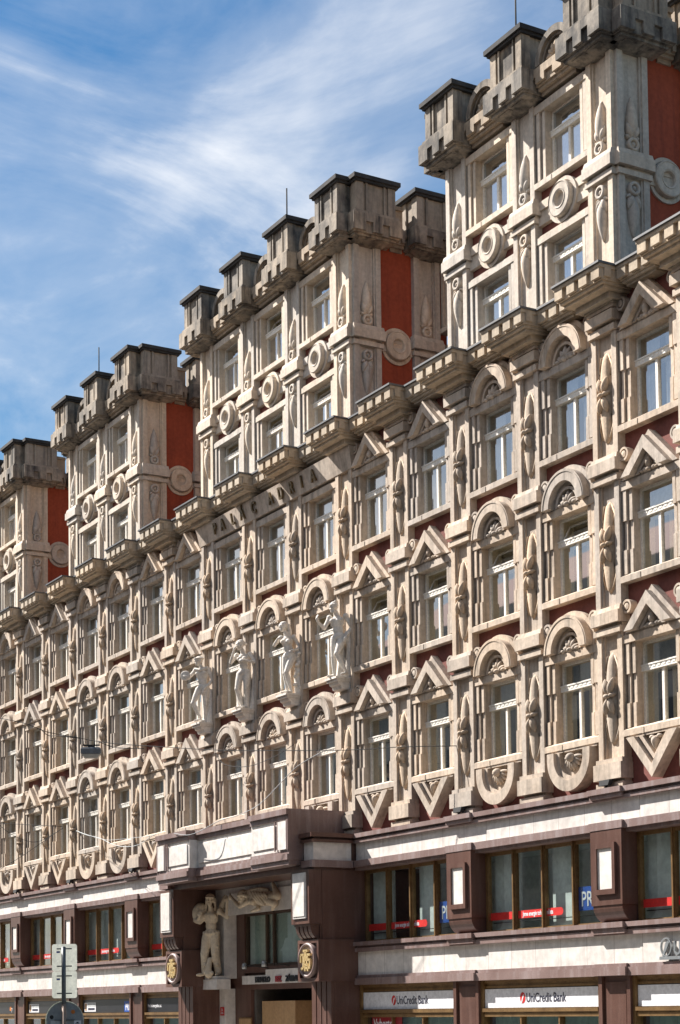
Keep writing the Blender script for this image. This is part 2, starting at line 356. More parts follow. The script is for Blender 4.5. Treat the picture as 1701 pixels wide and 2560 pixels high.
# floors, rear wall: dark rooms behind the windows
w = MB(); XL, XR = X(N1)-0.7, X(N0)+0.7
for z in (7.62, 11.35, 14.85, 18.4): w.box(XL, XR, 0.63, 3.9, z, z+0.15)
w.box(XL, XR, 3.9, 4.3, 0.0, 19.4)
w.box(XL-0.3, XL, 0.2, 4.3, 0, 19.4); w.box(XR, XR+0.3, 0.2, 4.3, 0, 19.4)
for n in range(N0, N1+1): w.box(X(n)-0.1, X(n)+0.1, 0.63, 3.89, 7.78, 18.39)
w.box(XL, XR, 0.3, 4.3, 19.41, 19.6)
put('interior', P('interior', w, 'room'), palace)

# --- pilaster of one storey, origin at the knot of its carved pod
def pilaster_mesh(z0, z1):
    p = MB()
    for s in (-1, 1):
        a, b = sorted((s*0.285, s*0.455)); p.box(a, b, 0.0, 0.24, z0, z1)
        a, b = sorted((s*0.235, s*0.285)); p.box(a, b, 0.045, 0.24, z0, z1)
    p.box(-0.235, 0.235, 0.10, 0.24, z0, z1)
    return p
def bud_mesh():
    p = MB()
    p.leaf((0.0, 0.10, -1.12), (0.0, 0.10, 1.04), 0.20, 0.14, 20, 22, 0.06, 9, 1.0, 0.36)
    for s in (-1, 1):
        p.leaf((s*0.02, -0.05, 0.02), (s*0.15, -0.035, 0.43), 0.088, 0.10, 10, 9, 0.07, 4, 0.95, 0.8)
        p.leaf((s*0.02, -0.05, -0.02), (s*0.15, -0.035, -0.42), 0.088, 0.10, 10, 9, 0.07, 4, 0.95, 0.8)
        p.leaf((0, -0.06, 0.0), (s*0.225, -0.01, 0.05), 0.055, 0.09, 8, 6)
        p.tube([(s*0.175, 0.05, 0.45), (s*0.225, 0.06, 0.7), (s*0.13, 0.05, 0.95)], 0.022, 5)
        p.tube([(s*0.175, 0.05, -0.45), (s*0.225, 0.06, -0.75), (s*0.13, 0.05, -1.0)], 0.022, 5)
    p.ball((0, -0.09, 0.0), (0.08, 0.09, 0.055))
    return p
ME_PIL = P('pilaster', pilaster_mesh(-1.43, 1.43), 'stone'); ME_BUD = P('carved_pod', bud_mesh(), 'stone_pod')
def block_mesh(h0, kind):
    p = MB()     # origin at the block's foot
    if kind == 'mid':
        p.box(-0.48, 0.48, -0.075, 0.24, 0.0, 0.14); p.box(-0.445, 0.445, 0.02, 0.24, 0.14, 0.225)
        p.box(-0.50, 0.50, -0.14, 0.24, 0.225, 0.50); p.taper((-0.485, 0.485, -0.085, 0.24, 0.50), (-0.475, 0.475, -0.05, 0.24, 0.63))
    elif kind == 'top':
        p.box(-0.48, 0.48, -0.075, 0.24, 0.0, 0.14); p.box(-0.445, 0.445, 0.02, 0.24, 0.14, 0.225)
        p.box(-0.50, 0.50, -0.14, 0.24, 0.225, 0.46); p.box(-0.455, 0.455, 0.0, 0.24, 0.46, 0.52); p.box(-0.485, 0.485, -0.09, 0.24, 0.52, 0.64); p.box(-0.46, 0.46, -0.02, 0.24, 0.64, 0.80)
    else:
        p.box(-0.48, 0.48, -0.08, 0.24, 0.0, 0.14); p.box(-0.445, 0.445, 0.02, 0.24, 0.14, 0.21)
        p.box(-0.50, 0.50, -0.14, 0.24, 0.21, 0.58); p.box(-0.475, 0.475, -0.075, 0.24, 0.58, 0.69)
    return p
ME_BLK = {k: P('capital_block', block_mesh(0, k), 'stone') for k in ('mid', 'top', 'base')}
STATUE_N = (4, 5, 6, 7)
for n in range(N0, N1+1):
    for r, zk in enumerate(ZK):
        p = put('pilaster', ME_PIL, palace, (X(n), 0, zk))
        if not (r == 1 and n in STATUE_N): put('carved_pod', ME_BUD, p)
        if r == 0:
            if n not in STATUE_N: put('capital_block', ME_BLK['top'], palace, (X(n), 0, zk+1.43))
        else: put('capital_block', ME_BLK['mid'], palace, (X(n), 0, zk+1.43))
    put('plinth_block', ME_BLK['base'], palace, (X(n), 0, ZK[2]-2.12))

# --- window surround and window, origin at bay axis, height of the knot
OW, OB, OT = 0.69, -0.79, 1.14
def surround_mesh(ob, ot, sill=True, ears=True, lintel_h=0.22):
    p = MB(); third = (ot-ob)/3
    for s in (-1, 1):
        cuts = [(ob, ob+third*0.86, 0.05), (ob+third*0.86, ob+third*1.9, 0.085), (ob+third*1.9, ot, 0.05)] if ears else [(ob, ot, 0.05)]
        for z0, z1, f in cuts:
            a, b = sorted((s*0.86, s*(0.985 if f < 0.07 else 0.955))); p.box(a, b, f, 0.34, z0, z1)
            a, b = sorted((s*0.79, s*0.86)); p.box(a, b, f+0.075, 0.34, z0, z1)
            a, b = sorted((s*OW, s*0.79)); p.box(a, b, f+0.04, 0.34, z0, z1)
    p.box(-1.045, 1.045, 0.03, 0.34, ot, ot+lintel_h*0.8); p.box(-1.045, 1.045, 0.06, 0.34, ot+lintel_h*0.8, ot+lintel_h)
    if sill:
        p.box(-1.045, 1.045, 0.0, 0.34, ob-0.19, ob-0.05); p.taper((-1.045, 1.045, 0.0, 0.34, ob-0.05), (-1.045, 1.045, 0.09, 0.34, ob))
        p.box(-0.40, -0.34, -0.012, 0.02, ob-0.20, ob-0.06)
    return p
ME_SUR = P('window_surround', surround_mesh(OB, OT), 'stone')
def frame_mesh(ob, ot, tz, mull=True):
    p = MB(); y0, y1 = 0.31, 0.385
    p.box(-OW, -OW+0.06, y0, y1, ob, ot); p.box(OW-0.06, OW, y0, y1, ob, ot)
    p.box(-OW+0.06, OW-0.06, y0, y1, ot-0.055, ot); p.box(-OW+0.06, OW-0.06, y0, y1, ob, ob+0.06)
    p.box(-0.04, 0.04, y0-0.01, y1, ob+0.06, tz)
    return p
def transom_mesh(tz, th=0.15):
    p = MB(); p.box(-OW, OW, 0.255, 0.38, tz, tz+th)
    p.box(-OW, OW, 0.235, 0.255, tz+th-0.035, tz+th)
    for i in range(8):
        x = -OW+0.10+i*(2*OW-0.2)/7; p.box(x-0.05, x+0.05, 0.247, 0.256, tz+0.05, tz+th-0.04)
    return p
def pane_mesh(x0, x1, z0, z1, y=0.35):
    p = MB(); p.add([(x0, y, z0), (x1, y, z0), (x1, y, z1), (x0, y, z1)], [(0, 1, 2, 3)]); return p
def inner_mesh(ob, ot, tz):
    p = MB()
    for s in (-1, 1):
        a, b = sorted((s*OW, s*(OW+0.03))); p.box(a, b, 0.386, 0.66, ob, ot)
        a, b = sorted((s*(OW-0.09), s*OW)); p.box(a, b, 0.60, 0.66, ob, ot)
    p.box(-OW, OW, 0.386, 0.66, ot, ot+0.03); p.box(-OW, OW, 0.386, 0.66, ob-0.03, ob)
    p.box(-OW+0.09, OW-0.09, 0.60, 0.66, ot-0.07, ot); p.box(-OW+0.09, OW-0.09, 0.60, 0.66, ob, ob+0.07)
    p.box(-0.035, 0.035, 0.60, 0.66, ob+0.07, tz); p.box(-OW+0.09, OW-0.09, 0.60, 0.66, tz, tz+0.1)
    return p
class WinKit:
    def __init__(s, ob, ot, tz, th=0.15, gl='glass'):
        s.ob, s.ot, s.tz, s.th = ob, ot, tz, th
        s.frame = P('frame', frame_mesh(ob, ot, tz), 'white'); s.tr = P('transom', transom_mesh(tz, th), 'white')
        s.inner = P('inner_frame', inner_mesh(ob, ot, tz), 'cream')
        s.low = [P('pane', pane_mesh(a, b, ob+0.06, tz), gl) for a, b in ((-OW+0.06, -0.04), (0.04, OW-0.06))]
        s.top = P('pane', pane_mesh(-OW+0.06, OW-0.06, tz+th, ot-0.055), gl)
        t = MB(); h = ot-0.07-tz-th; a = OW-0.085       # upper light swung inwards on its foot
        c, sn = math.cos(math.radians(27)), math.sin(math.radians(27))
        q = lambda u, v: (u, 0.35+v*sn, tz+th+0.005+v*c)
        t.add([q(-a, 0), q(a, 0), q(a, h*0.97), q(-a, h*0.97)], [(0, 1, 2, 3)], 0)
        def bar(u0, v0, u1, v1):
            vs = [q(u0, v0), q(u1, v0), q(u1, v1), q(u0, v1)]; o = (0, -0.02*c, 0.02*sn)
            t.add(vs+[(x, y+o[1], z+o[2]) for x, y, z in vs], [(4, 5, 6, 7), (0, 1, 5, 4), (1, 2, 6, 5), (2, 3, 7, 6), (3, 0, 4, 7)], 1)
        bar(-a, 0, a, 0.045); bar(-a, h*0.97-0.045, a, h*0.97); bar(-a, 0.045, -a+0.045, h*0.97-0.045); bar(a-0.045, 0.045, a, h*0.97-0.045)
        s.hop = P('upper_light', t, ['glass', 'white'])
        b = MB(); b.box(-OW+0.09, OW-0.09, 0.575, 0.585, tz+th-0.02, ot-0.02); s.blind = P('blind', b, 'blind')
        b = MB(); n = 26
        for sgn in (-1, 1):                              # gathered sheer curtains with a gap
            x0, x1 = sorted((sgn*0.10, sgn*(OW-0.10)))
            vs = []
            for i in range(n+1):
                x = x0+(x1-x0)*i/n; y = 0.50+0.03*math.sin(i*1.7)+0.015*math.sin(i*0.9)
                vs += [(x, y, ob+0.05), (x, y, ot-0.05)]
            b.add(vs, [(2*i, 2*i+2, 2*i+3, 2*i+1) for i in range(n)], 0, True)
        s.curt = P('curtain', b, 'curtain')
        b = MB(); b.box(-OW+0.08, OW-0.08, 0.392, 0.40, ob+0.04, tz+0.02); s.wbl = P('blind', b, 'white_blind')
    def put(s, loc, kind, parent, rz=0):
        wn_ = put('window', s.frame, parent, loc, rz)
        put('transom', s.tr, wn_); put('inner_frame', s.inner, wn_)
        for m_ in s.low: put('pane', m_, wn_)
        if kind == 'open': put('upper_light', s.hop, wn_)
        else: put('pane', s.top, wn_)
        if kind in ('blind', 'blind_curtain'): put('blind', s.blind, wn_)
        if kind in ('curtain', 'blind_curtain'): put('curtain', s.curt, wn_)
        if kind == 'white': put('blind', s.wbl, wn_)
        return wn_
KIT = WinKit(OB, OT, 0.46)
for n in range(N0, N1):
    c = X(n)-1.5
    for r, zk in enumerate(ZK):
        put('window_surround', ME_SUR, palace, (c, 0, zk))
        if r == 0: kind = 'curtain'
        elif r == 1: kind = 'open' if n in (0, 1, 2, 3, 4, 5, 6) else ('curtain' if n >= 7 else 'blind')
        else: kind = 'blind' if n <= 3 else 'blind_curtain'
        KIT.put((c, 0, zk), kind, palace)

# --- pediments, aprons, little discs
def arc(cx, cz, r, a0=0.0, a1=180.0, n=28):
    return [(cx+r*math.cos(math.radians(a0+(a1-a0)*i/n)), cz+r*math.sin(math.radians(a0+(a1-a0)*i/n))) for i in range(n+1)]
def arch_mesh():
    p = MB()
    p.strip(arc(0, 0.0, 0.915, 0, 180, 36), arc(0, 0.0, 0.72, 0, 180, 36), 0.06, 0.24)
    o = [(0.80, -0.0)]+arc(0, 0.0, 0.80)+[(-0.80, -0.0)]
    p.strip(arc(0, -0.02, 0.82, 0, 180, 36), arc(0, -0.02, 0.545, 0, 180, 36), -0.14, 0.20)
    p.strip(arc(0, -0.02, 0.785, 0, 180, 36), arc(0, -0.02, 0.75, 0, 180, 36), -0.155, -0.14)
    p.strip(arc(0, -0.02, 0.545, 0, 180, 36), arc(0, -0.02, 0.46, 0, 180, 36), 0.05, 0.20)
    p.strip(arc(0, -0.02, 0.43, 0, 180, 36), arc(0, -0.02, 0.365, 0, 180, 36), 0.0, 0.20)
    p.prism(arc(0, -0.02, 0.46, 0, 180, 36), 0.14, 0.21)
    return p
def shell_mesh():
    p = MB()
    for a in (18, 54, 90, 126, 162):
        c, s = math.cos(math.radians(a)), math.sin(math.radians(a))
        p.leaf((0.03*c, 0.10, 0.02*s), (0.36*c, 0.06, 0.345*s), 0.085, 0.12, 8, 7, 0.08, 3, 0.62, 0.9)
    p.ball((0, 0.03, 0.0), (0.09, 0.10, 0.06)); p.ball((-0.27, 0.06, -0.0), (0.09, 0.1, 0.055)); p.ball((0.27, 0.06, -0.0), (0.09, 0.1, 0.055))
    return p
def chev(p, w_, h, t, y0, y1, z=0.0, flip=1):
    # open triangle band: half width w_, height h, band thickness t measured across the slope
    L_ = math.hypot(w_, h); wi = w_-t*L_/h; hi = h-t*L_/w_
    out = [(-w_, z), (0, z+flip*h), (w_, z)]; inn = [(-wi, z), (0, z+flip*hi), (wi, z)]
    p.strip(out, inn, y0, y1)
def tri_mesh():
    p = MB()
    chev(p, 0.955, 0.93, 0.13, 0.02, 0.24); chev(p, 0.80, 0.785, 0.215, -0.15, 0.20)
    chev(p, 0.455, 0.45, 0.075, 0.0, 0.20); p.prism([(-0.36, 0), (0.36, 0), (0, 0.36)], 0.09, 0.21)
    return p
def bud3_mesh():
    p = MB()
    p.leaf((0, 0.06, 0.0), (0, 0.02, 0.35), 0.085, 0.13, 8, 8, 0.08, 3)
    for s in (-1, 1):
        p.leaf((s*0.02, 0.09, 0.03), (s*0.27, 0.06, 0.07), 0.07, 0.10, 8, 7, 0.06, 3)
        p.ball((s*0.25, 0.07, 0.035), (0.07, 0.09, 0.045))
    p.ball((0, 0.03, 0.03), (0.08, 0.09, 0.05)); return p
def v_mesh():
    p = MB()
    p.box(-0.95, 0.95, 0.02, 0.24, -0.06, 0.0)
    chev(p, 0.86, 0.98, 0.20, -0.09, 0.22, -0.06, -1); chev(p, 0.52, 0.60, 0.09, 0.0, 0.20, -0.06, -1)
    p.prism([(-0.42, -0.06), (0, -0.52), (0.42, -0.06)], 0.12, 0.21); return p
def u_mesh():
    p = MB(); p.box(-0.95, 0.95, 0.02, 0.24, -0.06, 0.0)
    def u(r, k): return [(-r, -0.06), (-r, -0.20)]+[(x, z-0.20) for x, z in arc(0, 0, r, 180, 360, 24)][1:-1]+[(r, -0.20), (r, -0.06)]
    p.strip(u(0.82, 0), u(0.56, 0), -0.10, 0.22); p.strip(u(0.56, 0), u(0.46, 0), -0.0, 0.20)
    p.prism([q for q in u(0.46, 0)][::-1], 0.12, 0.21); return p
def rosette_mesh():
    p = MB()
    for k in range(9):
        a = math.radians(180+k*22.5); p.leaf((0, 0.09, -0.20), (0.36*math.cos(a), 0.07, -0.20+0.34*math.sin(a)), 0.06, 0.10, 7, 6, 0.0, 3, 0.7, 0.9)
    p.ball((0, -0.02, -0.22), (0.11, 0.13, 0.11)); return p
def bell_mesh():
    p = MB(); p.leaf((0, 0.07, -0.10), (0, 0.05, -0.44), 0.09, 0.13, 8, 8, 0.08, 3, 0.6, 0.9)
    for s in (-1, 1): p.leaf((0, 0.09, -0.13), (s*0.25, 0.07, -0.12), 0.055, 0.09, 8, 6); 
    return p
def disc_mesh(r=0.16):
    p = MB(); p.lathe_y([(r, 0.225), (r, 0.02), (r*0.70, 0.02), (r*0.68, 0.075), (r*0.50, 0.075), (r*0.48, 0.02), (0.001, 0.01)], 0, 0, 28, 0, False); return p
ME_ARCH = P('arched_pediment', arch_mesh(), 'stone'); ME_SHELL = P('carved_shell', shell_mesh(), 'stone')
ME_TRI = P('triangular_pediment', tri_mesh(), 'stone'); ME_B3 = P('carved_bud', bud3_mesh(), 'stone')
ME_V = P('apron', v_mesh(), 'stone'); ME_U = P('apron', u_mesh(), 'stone'); ME_ROS = P('rosette', rosette_mesh(), 'stone'); ME_BELL = P('bellflower', bell_mesh(), 'stone')
ME_DISC = P('stone_disc', disc_mesh(), 'stone')
for n in range(N0, N1):
    c = X(n)-1.5; T = in_tower(n)
    for r, zk in enumerate(ZK):
        if r == 0 and 4 <= n < 7: continue              # the lettering band runs here
        a = put('arched_pediment' if T else 'triangular_pediment', ME_ARCH if T else ME_TRI, palace, (c, 0, zk+OT+0.22))
        put('carved_shell' if T else 'carved_bud', ME_SHELL if T else ME_B3, a)
        for s in (-1, 1):
            if n >= -1 and not (n >= 14): put('stone_disc', ME_DISC, palace, (c+s*0.885, 0, zk+1.97))
    a = put('apron', ME_U if T else ME_V, palace, (c, 0, ZK[2]-0.98))
    put('rosette' if T else 'bellflower', ME_ROS if T else ME_BELL, a)

# --- main cornice: pieces thrown forward over every pilaster, stretches between
def cornice_piece(x0, x1, yf, zb, zt, side=True):
    p = MB(); h = zt-zb
    p.box(x0-0.03, x1+0.03, yf-0.05, 0.30, zt-0.05, zt, 1)                       # lead flashing
    p.box(x0, x1, yf, 0.30, zt-0.13, zt-0.05)
    p.box(x0+0.03, x1-0.03, yf+0.09, 0.30, zb+0.13, zt-0.13)                    # fascia
    nb = 4 if side else 3; w_ = 0.29; st = (x1-x0-0.06-w_)/(nb-1) if side else (x1-x0)/nb
    for i in range(nb):
        a = x0+0.03+i*st if side else x0+0.04+i*st
        p.box(a, a+w_, yf+0.01, yf+0.09, zb+0.16, zt-0.13)
    if side:
        for k in range(int((0.0-yf)/0.34)):
            y = yf+0.14+k*0.34
            for s, xx in ((-1, x0+0.03), (1, x1-0.03)):
                lo, hi = sorted((xx, xx+s*0.05)); p.box(lo, hi, y, y+0.18, zb+0.19, zt-0.13)
    p.box(x0+0.07, x1-0.07, yf+0.14, 0.30, zb+0.065, zb+0.13); p.box(x0+0.12, x1-0.12, yf+0.22, 0.30, zb, zb+0.065)
    return p
cp = P('cornice_piece', cornice_piece(-0.86, 0.86, -0.76, 19.14, 19.66), ['stone_cornice', 'flash'])
cs = P('cornice_run', cornice_piece(-0.637, 0.637, -0.30, 19.14, 19.66, False), ['stone_cornice', 'flash'])
b = MB(); b.box(-0.62, 0.62, -0.30, 0.25, 19.0, 19.14); b.box(-0.52, 0.52, -0.14, 0.25, 18.96, 19.0)
for n in range(N0, N1+1):
    a = put('cornice_piece', cp, palace, (X(n), 0, 0))
    if n < N1: put('cornice_run', cs, palace, (X(n)-1.5, 0, 0))
cb = P('cornice_bracket', b, 'stone_cornice')
for n in range(N0, N1+1): put('cornice_bracket', cb, palace, (X(n), 0, 0))
# red frieze under the runs is the wall itself; terrace deck behind the cornice
b = MB(); b.box(XL, XR, 0.31, 4.3, 19.605, 19.64); put('terrace', P('terrace', b, 'flash'), palace)

# --- stone band that carries the lettering
b = MB(); x0, x1 = X(7)-0.52, X(4)+0.52
b.prism([(x0, 0), (x1, 0), (x1, 1), (x0, 1)], 0, 1)
b.v = []; b.f = []; b.m = []; b.sm = []
b.add([(x0, -0.02, 18.36), (x1, -0.02, 18.36), (x1, 0.24, 18.36), (x0, 0.24, 18.36), (x0-0.08, -0.15, 18.98), (x1+0.08, -0.15, 18.98), (x1+0.08, 0.24, 18.98), (x0-0.08, 0.24, 18.98)],
      [(0, 3, 2, 1), (4, 5, 6, 7), (0, 1, 5, 4), (1, 2, 6, 5), (2, 3, 7, 6), (3, 0, 4, 7)])
put('lettering_band', P('lettering_band', b, 'stone'), palace)
lett = empty('wall_lettering', (-16.5, -0.09, 18.5)); tag(lett, 'bronze PALÁC ADRIA letters on the stone band below the middle tower', 'sign')
R3 = [('P', -20.02), ('A', -19.45), ('L', -18.72), ('Á', -18.05), ('C', -17.25), ('A', -16.1), ('D', -15.45), ('R', -14.75), ('I', -14.12), ('A', -13.42)]
for ch, xm in R3:
    o = put('letter', text_mesh(ch, 0.50, 0.03, 'bronze', 0.8, 0.012, 'CENTER'), lett, (xm-0.12+16.5, -0.015, 0.0)); o.rotation_euler = (0.20, 0, 0)

# ---------------------------------------------------------------- towers (parts of the palace)
TB, TT = 19.66, 24.95
ME_TPIL = P('tower_pilaster', pilaster_mesh(TB, TT), 'stone_pale')
def leaf_up():
    p = MB()          # origin at the ring
    p.lathe_y([(0.165, 0.10), (0.165, -0.01), (0.15, -0.035), (0.10, -0.035), (0.085, 0.0), (0.085, 0.06), (0.065, 0.06), (0.06, 0.0), (0.001, -0.02)], 0, 0, 22)
    p.leaf((0, 0.10, 0.14), (0, 0.085, 1.18), 0.155, 0.17, 12, 12, 0.05, 5, 0.72, 0.8)
    for s in (-1, 1):
        p.leaf((s*0.02, 0.07, 0.12), (s*0.17, 0.05, 0.52), 0.085, 0.12, 8, 8, 0.09, 3)
        p.leaf((s*0.05, 0.08, 0.13), (s*0.22, 0.06, 0.22), 0.05, 0.08, 8, 6)
    return p
def flip(p):
    p.v = [(x, y, -z) for x, y, z in p.v]; return p
ME_LUP = P('carved_leaf', leaf_up(), 'stone_pale'); ME_LDN = P('carved_leaf', flip(leaf_up()), 'stone_pale')
def belt_block():
    p = MB(); p.box(-0.50, 0.50, -0.055, 0.24, 22.0, 22.13); p.box(-0.465, 0.465, 0.0, 0.24, 22.13, 22.2)
    p.box(-0.53, 0.53, -0.125, 0.24, 22.2, 22.46); p.taper((-0.52, 0.52, -0.10, 0.24, 22.46), (-0.505, 0.505, -0.06, 0.24, 22.6)); return p
ME_BELT = P('belt_block', belt_block(), 'stone_pale')
def medallion():
    p = MB(); p.lathe_y([(0.545, 0.22), (0.545, 0.05), (0.455, 0.05), (0.45, 0.08), (0.425, 0.08), (0.425, -0.06), (0.40, -0.08), (0.39, -0.065), (0.235, -0.065), (0.23, -0.08), (0.19, -0.06), (0.175, 0.03), (0.12, 0.045), (0.001, 0.03)], 0, 22.20, 44, 0, False); return p
ME_MED = P('medallion', medallion(), 'stone_pale')
def belt_run(h=1.045):
    p = MB(); p.box(-h, h, 0.10, 0.235, 21.93, 22.12); p.box(-h, h, 0.14, 0.235, 22.12, 22.30); p.box(-h, h, 0.09, 0.235, 22.30, 22.52); return p
ME_RUN = P('belt_course', belt_run(), 'stone_pale')
UB, UT = 23.02-22.2, 24.72-22.2
LB, LT = 19.95-22.2, 21.44-22.2
ME_TSU = P('window_surround', surround_mesh(UB, UT, True, False, 0.22), 'stone_pale'); ME_TSL = P('window_surround', surround_mesh(LB, LT, True, False, 0.20), 'stone_pale')
KITU = WinKit(UB, UT, 24.06-22.2, 0.14, 'tower_glass'); KITL = WinKit(LB, LT, 20.93-22.2, 0.14, 'tower_glass')
def crown_mesh():
    # cornice block over a pilaster: soffit, notched fascia
    p = MB()
    p.taper((-0.47, 0.47, -0.05, 0.24, 24.95), (-0.56, 0.56, -0.26, 0.24, 25.02)); p.box(-0.70, 0.70, -0.44, 0.30, 25.02, 25.09)
    p.box(-0.50, -0.05, -0.36, -0.20, 25.0, 25.02, 0); p.box(0.05, 0.50, -0.36, -0.20, 25.0, 25.02, 0)
    p.box(-0.76, 0.76, -0.52, 0.30, 25.09, 25.40); p.box(-0.82, 0.82, -0.60, 0.30, 25.40, 25.62)
    for a, b_ in ((-0.82, -0.40), (-0.16, 0.16), (0.40, 0.82)): p.box(a, b_, -0.60, -0.52, 25.12, 25.40)
    for s in (-1, 1):
        a, b_ = sorted((s*0.76, s*0.82)); p.box(a, b_, -0.60, -0.22, 25.12, 25.40) if False else p.box(a, b_, -0.52, -0.25, 25.12, 25.40)
    return p
ME_CROWN = P('crown_cornice', crown_mesh(), 'stone_dark')
def merlon_mesh(depth=0.55):
    p = MB(); yb = depth
    p.box(-0.74, 0.74, -0.53, yb, 25.62, 25.72)
    p.box(-0.62, 0.62, -0.42, yb-0.06, 25.72, 26.57)
    for a, b_ in ((-0.66, -0.42), (-0.33, -0.27), (0.27, 0.33), (0.42, 0.66)): p.box(a, b_, -0.475, -0.42, 25.72, 26.57)
    for s in (-1, 1):
        a, b_ = sorted((s*0.62, s*0.66)); p.box(a, b_, -0.42, -0.2, 25.72, 26.57); p.box(a, b_, yb-0.28, yb-0.06, 25.72, 26.57)
    return p
def cap_mesh(depth=0.55):
    p = MB(); p.box(-0.72, 0.72, -0.53, depth, 26.57, 26.64); p.box(-0.78, 0.78, -0.59, depth+0.06, 26.64, 26.76); return p
ME_MER = P('merlon', merlon_mesh(), 'stone_dark'); ME_CAP = P('cap_slab', cap_mesh(), 'stone_cap')
ME_MERL = P('merlon', merlon_mesh(0.4), 'stone_mid')
def run_mesh(h):
    p = MB(); p.box(-h, h, 0.0, 0.30, 25.02, 25.12); p.box(-h, h, -0.10, 0.30, 25.12, 25.20)
    p.box(-h, h, -0.16, 0.30, 25.20, 25.42); p.box(-h, h, -0.24, 0.30, 25.42, 25.62)
    n_ = max(2, int(h/0.26)); st = 2*h/n_
    for i in range(n_): p.box(-h+i*st+0.07, -h+i*st+0.07+st*0.52, -0.24, -0.16, 25.24, 25.42)
    p.box(-h, h, -0.10, 0.30, 25.62, 25.72)
    return p
ME_TRUN = P('crown_cornice', run_mesh(0.677), 'stone_mid')
def fan_mesh():
    p = MB(); p.strip(arc(0, 25.72, 0.72), arc(0, 25.72, 0.55), -0.16, 0.25); p.prism(arc(0, 25.72, 0.56), 0.0, 0.22)
    p.strip(arc(0, 25.72, 0.55), arc(0, 25.72, 0.49), -0.07, 0.1); return p
def fan_leaf_mesh():
    p = MB()
    for a in (14, 40, 65, 90, 115, 140, 166):
        c, s = math.cos(math.radians(a)), math.sin(math.radians(a))
        p.leaf((0.03*c, 0.0, 25.73+0.02*s), (0.46*c, -0.02, 25.73+0.46*s), 0.075, 0.13, 8, 7, 0.08, 3, 0.75, 0.9)
    return p
ME_FAN = P('fan_arch', fan_mesh(), 'stone_dark'); ME_FANL = P('carved_fan', fan_leaf_mesh(), 'stone_mid')
ME_ROD = P('lightning_rod', MB().tube([(0, 0, 26.6), (0, 0, 28.0)], 0.022, 6), 'black')
YS = 3.2                             # plane of the set back storeys
RZ = math.pi/2
def side_wall(sgn):
    p = MB(); xx = 0.40*sgn
    a, b_ = sorted((xx, xx-0.3*sgn)); p.box(a, b_, 0.25, YS+0.2, 19.65, 25.4); return p
ME_SIDE = {s: P('red_wall', side_wall(s), 'red') for s in (-1, 1)}
def side_med():
    p = medallion(); return p
def side_run():
    p = MB(); p.box(-0.54, 0.54, 0.06, 0.16, 21.98, 22.15); p.box(-0.54, 0.54, 0.06, 0.16, 22.28, 22.46); return p
ME_SRUN = P('belt_course', side_run(), 'stone_pale')
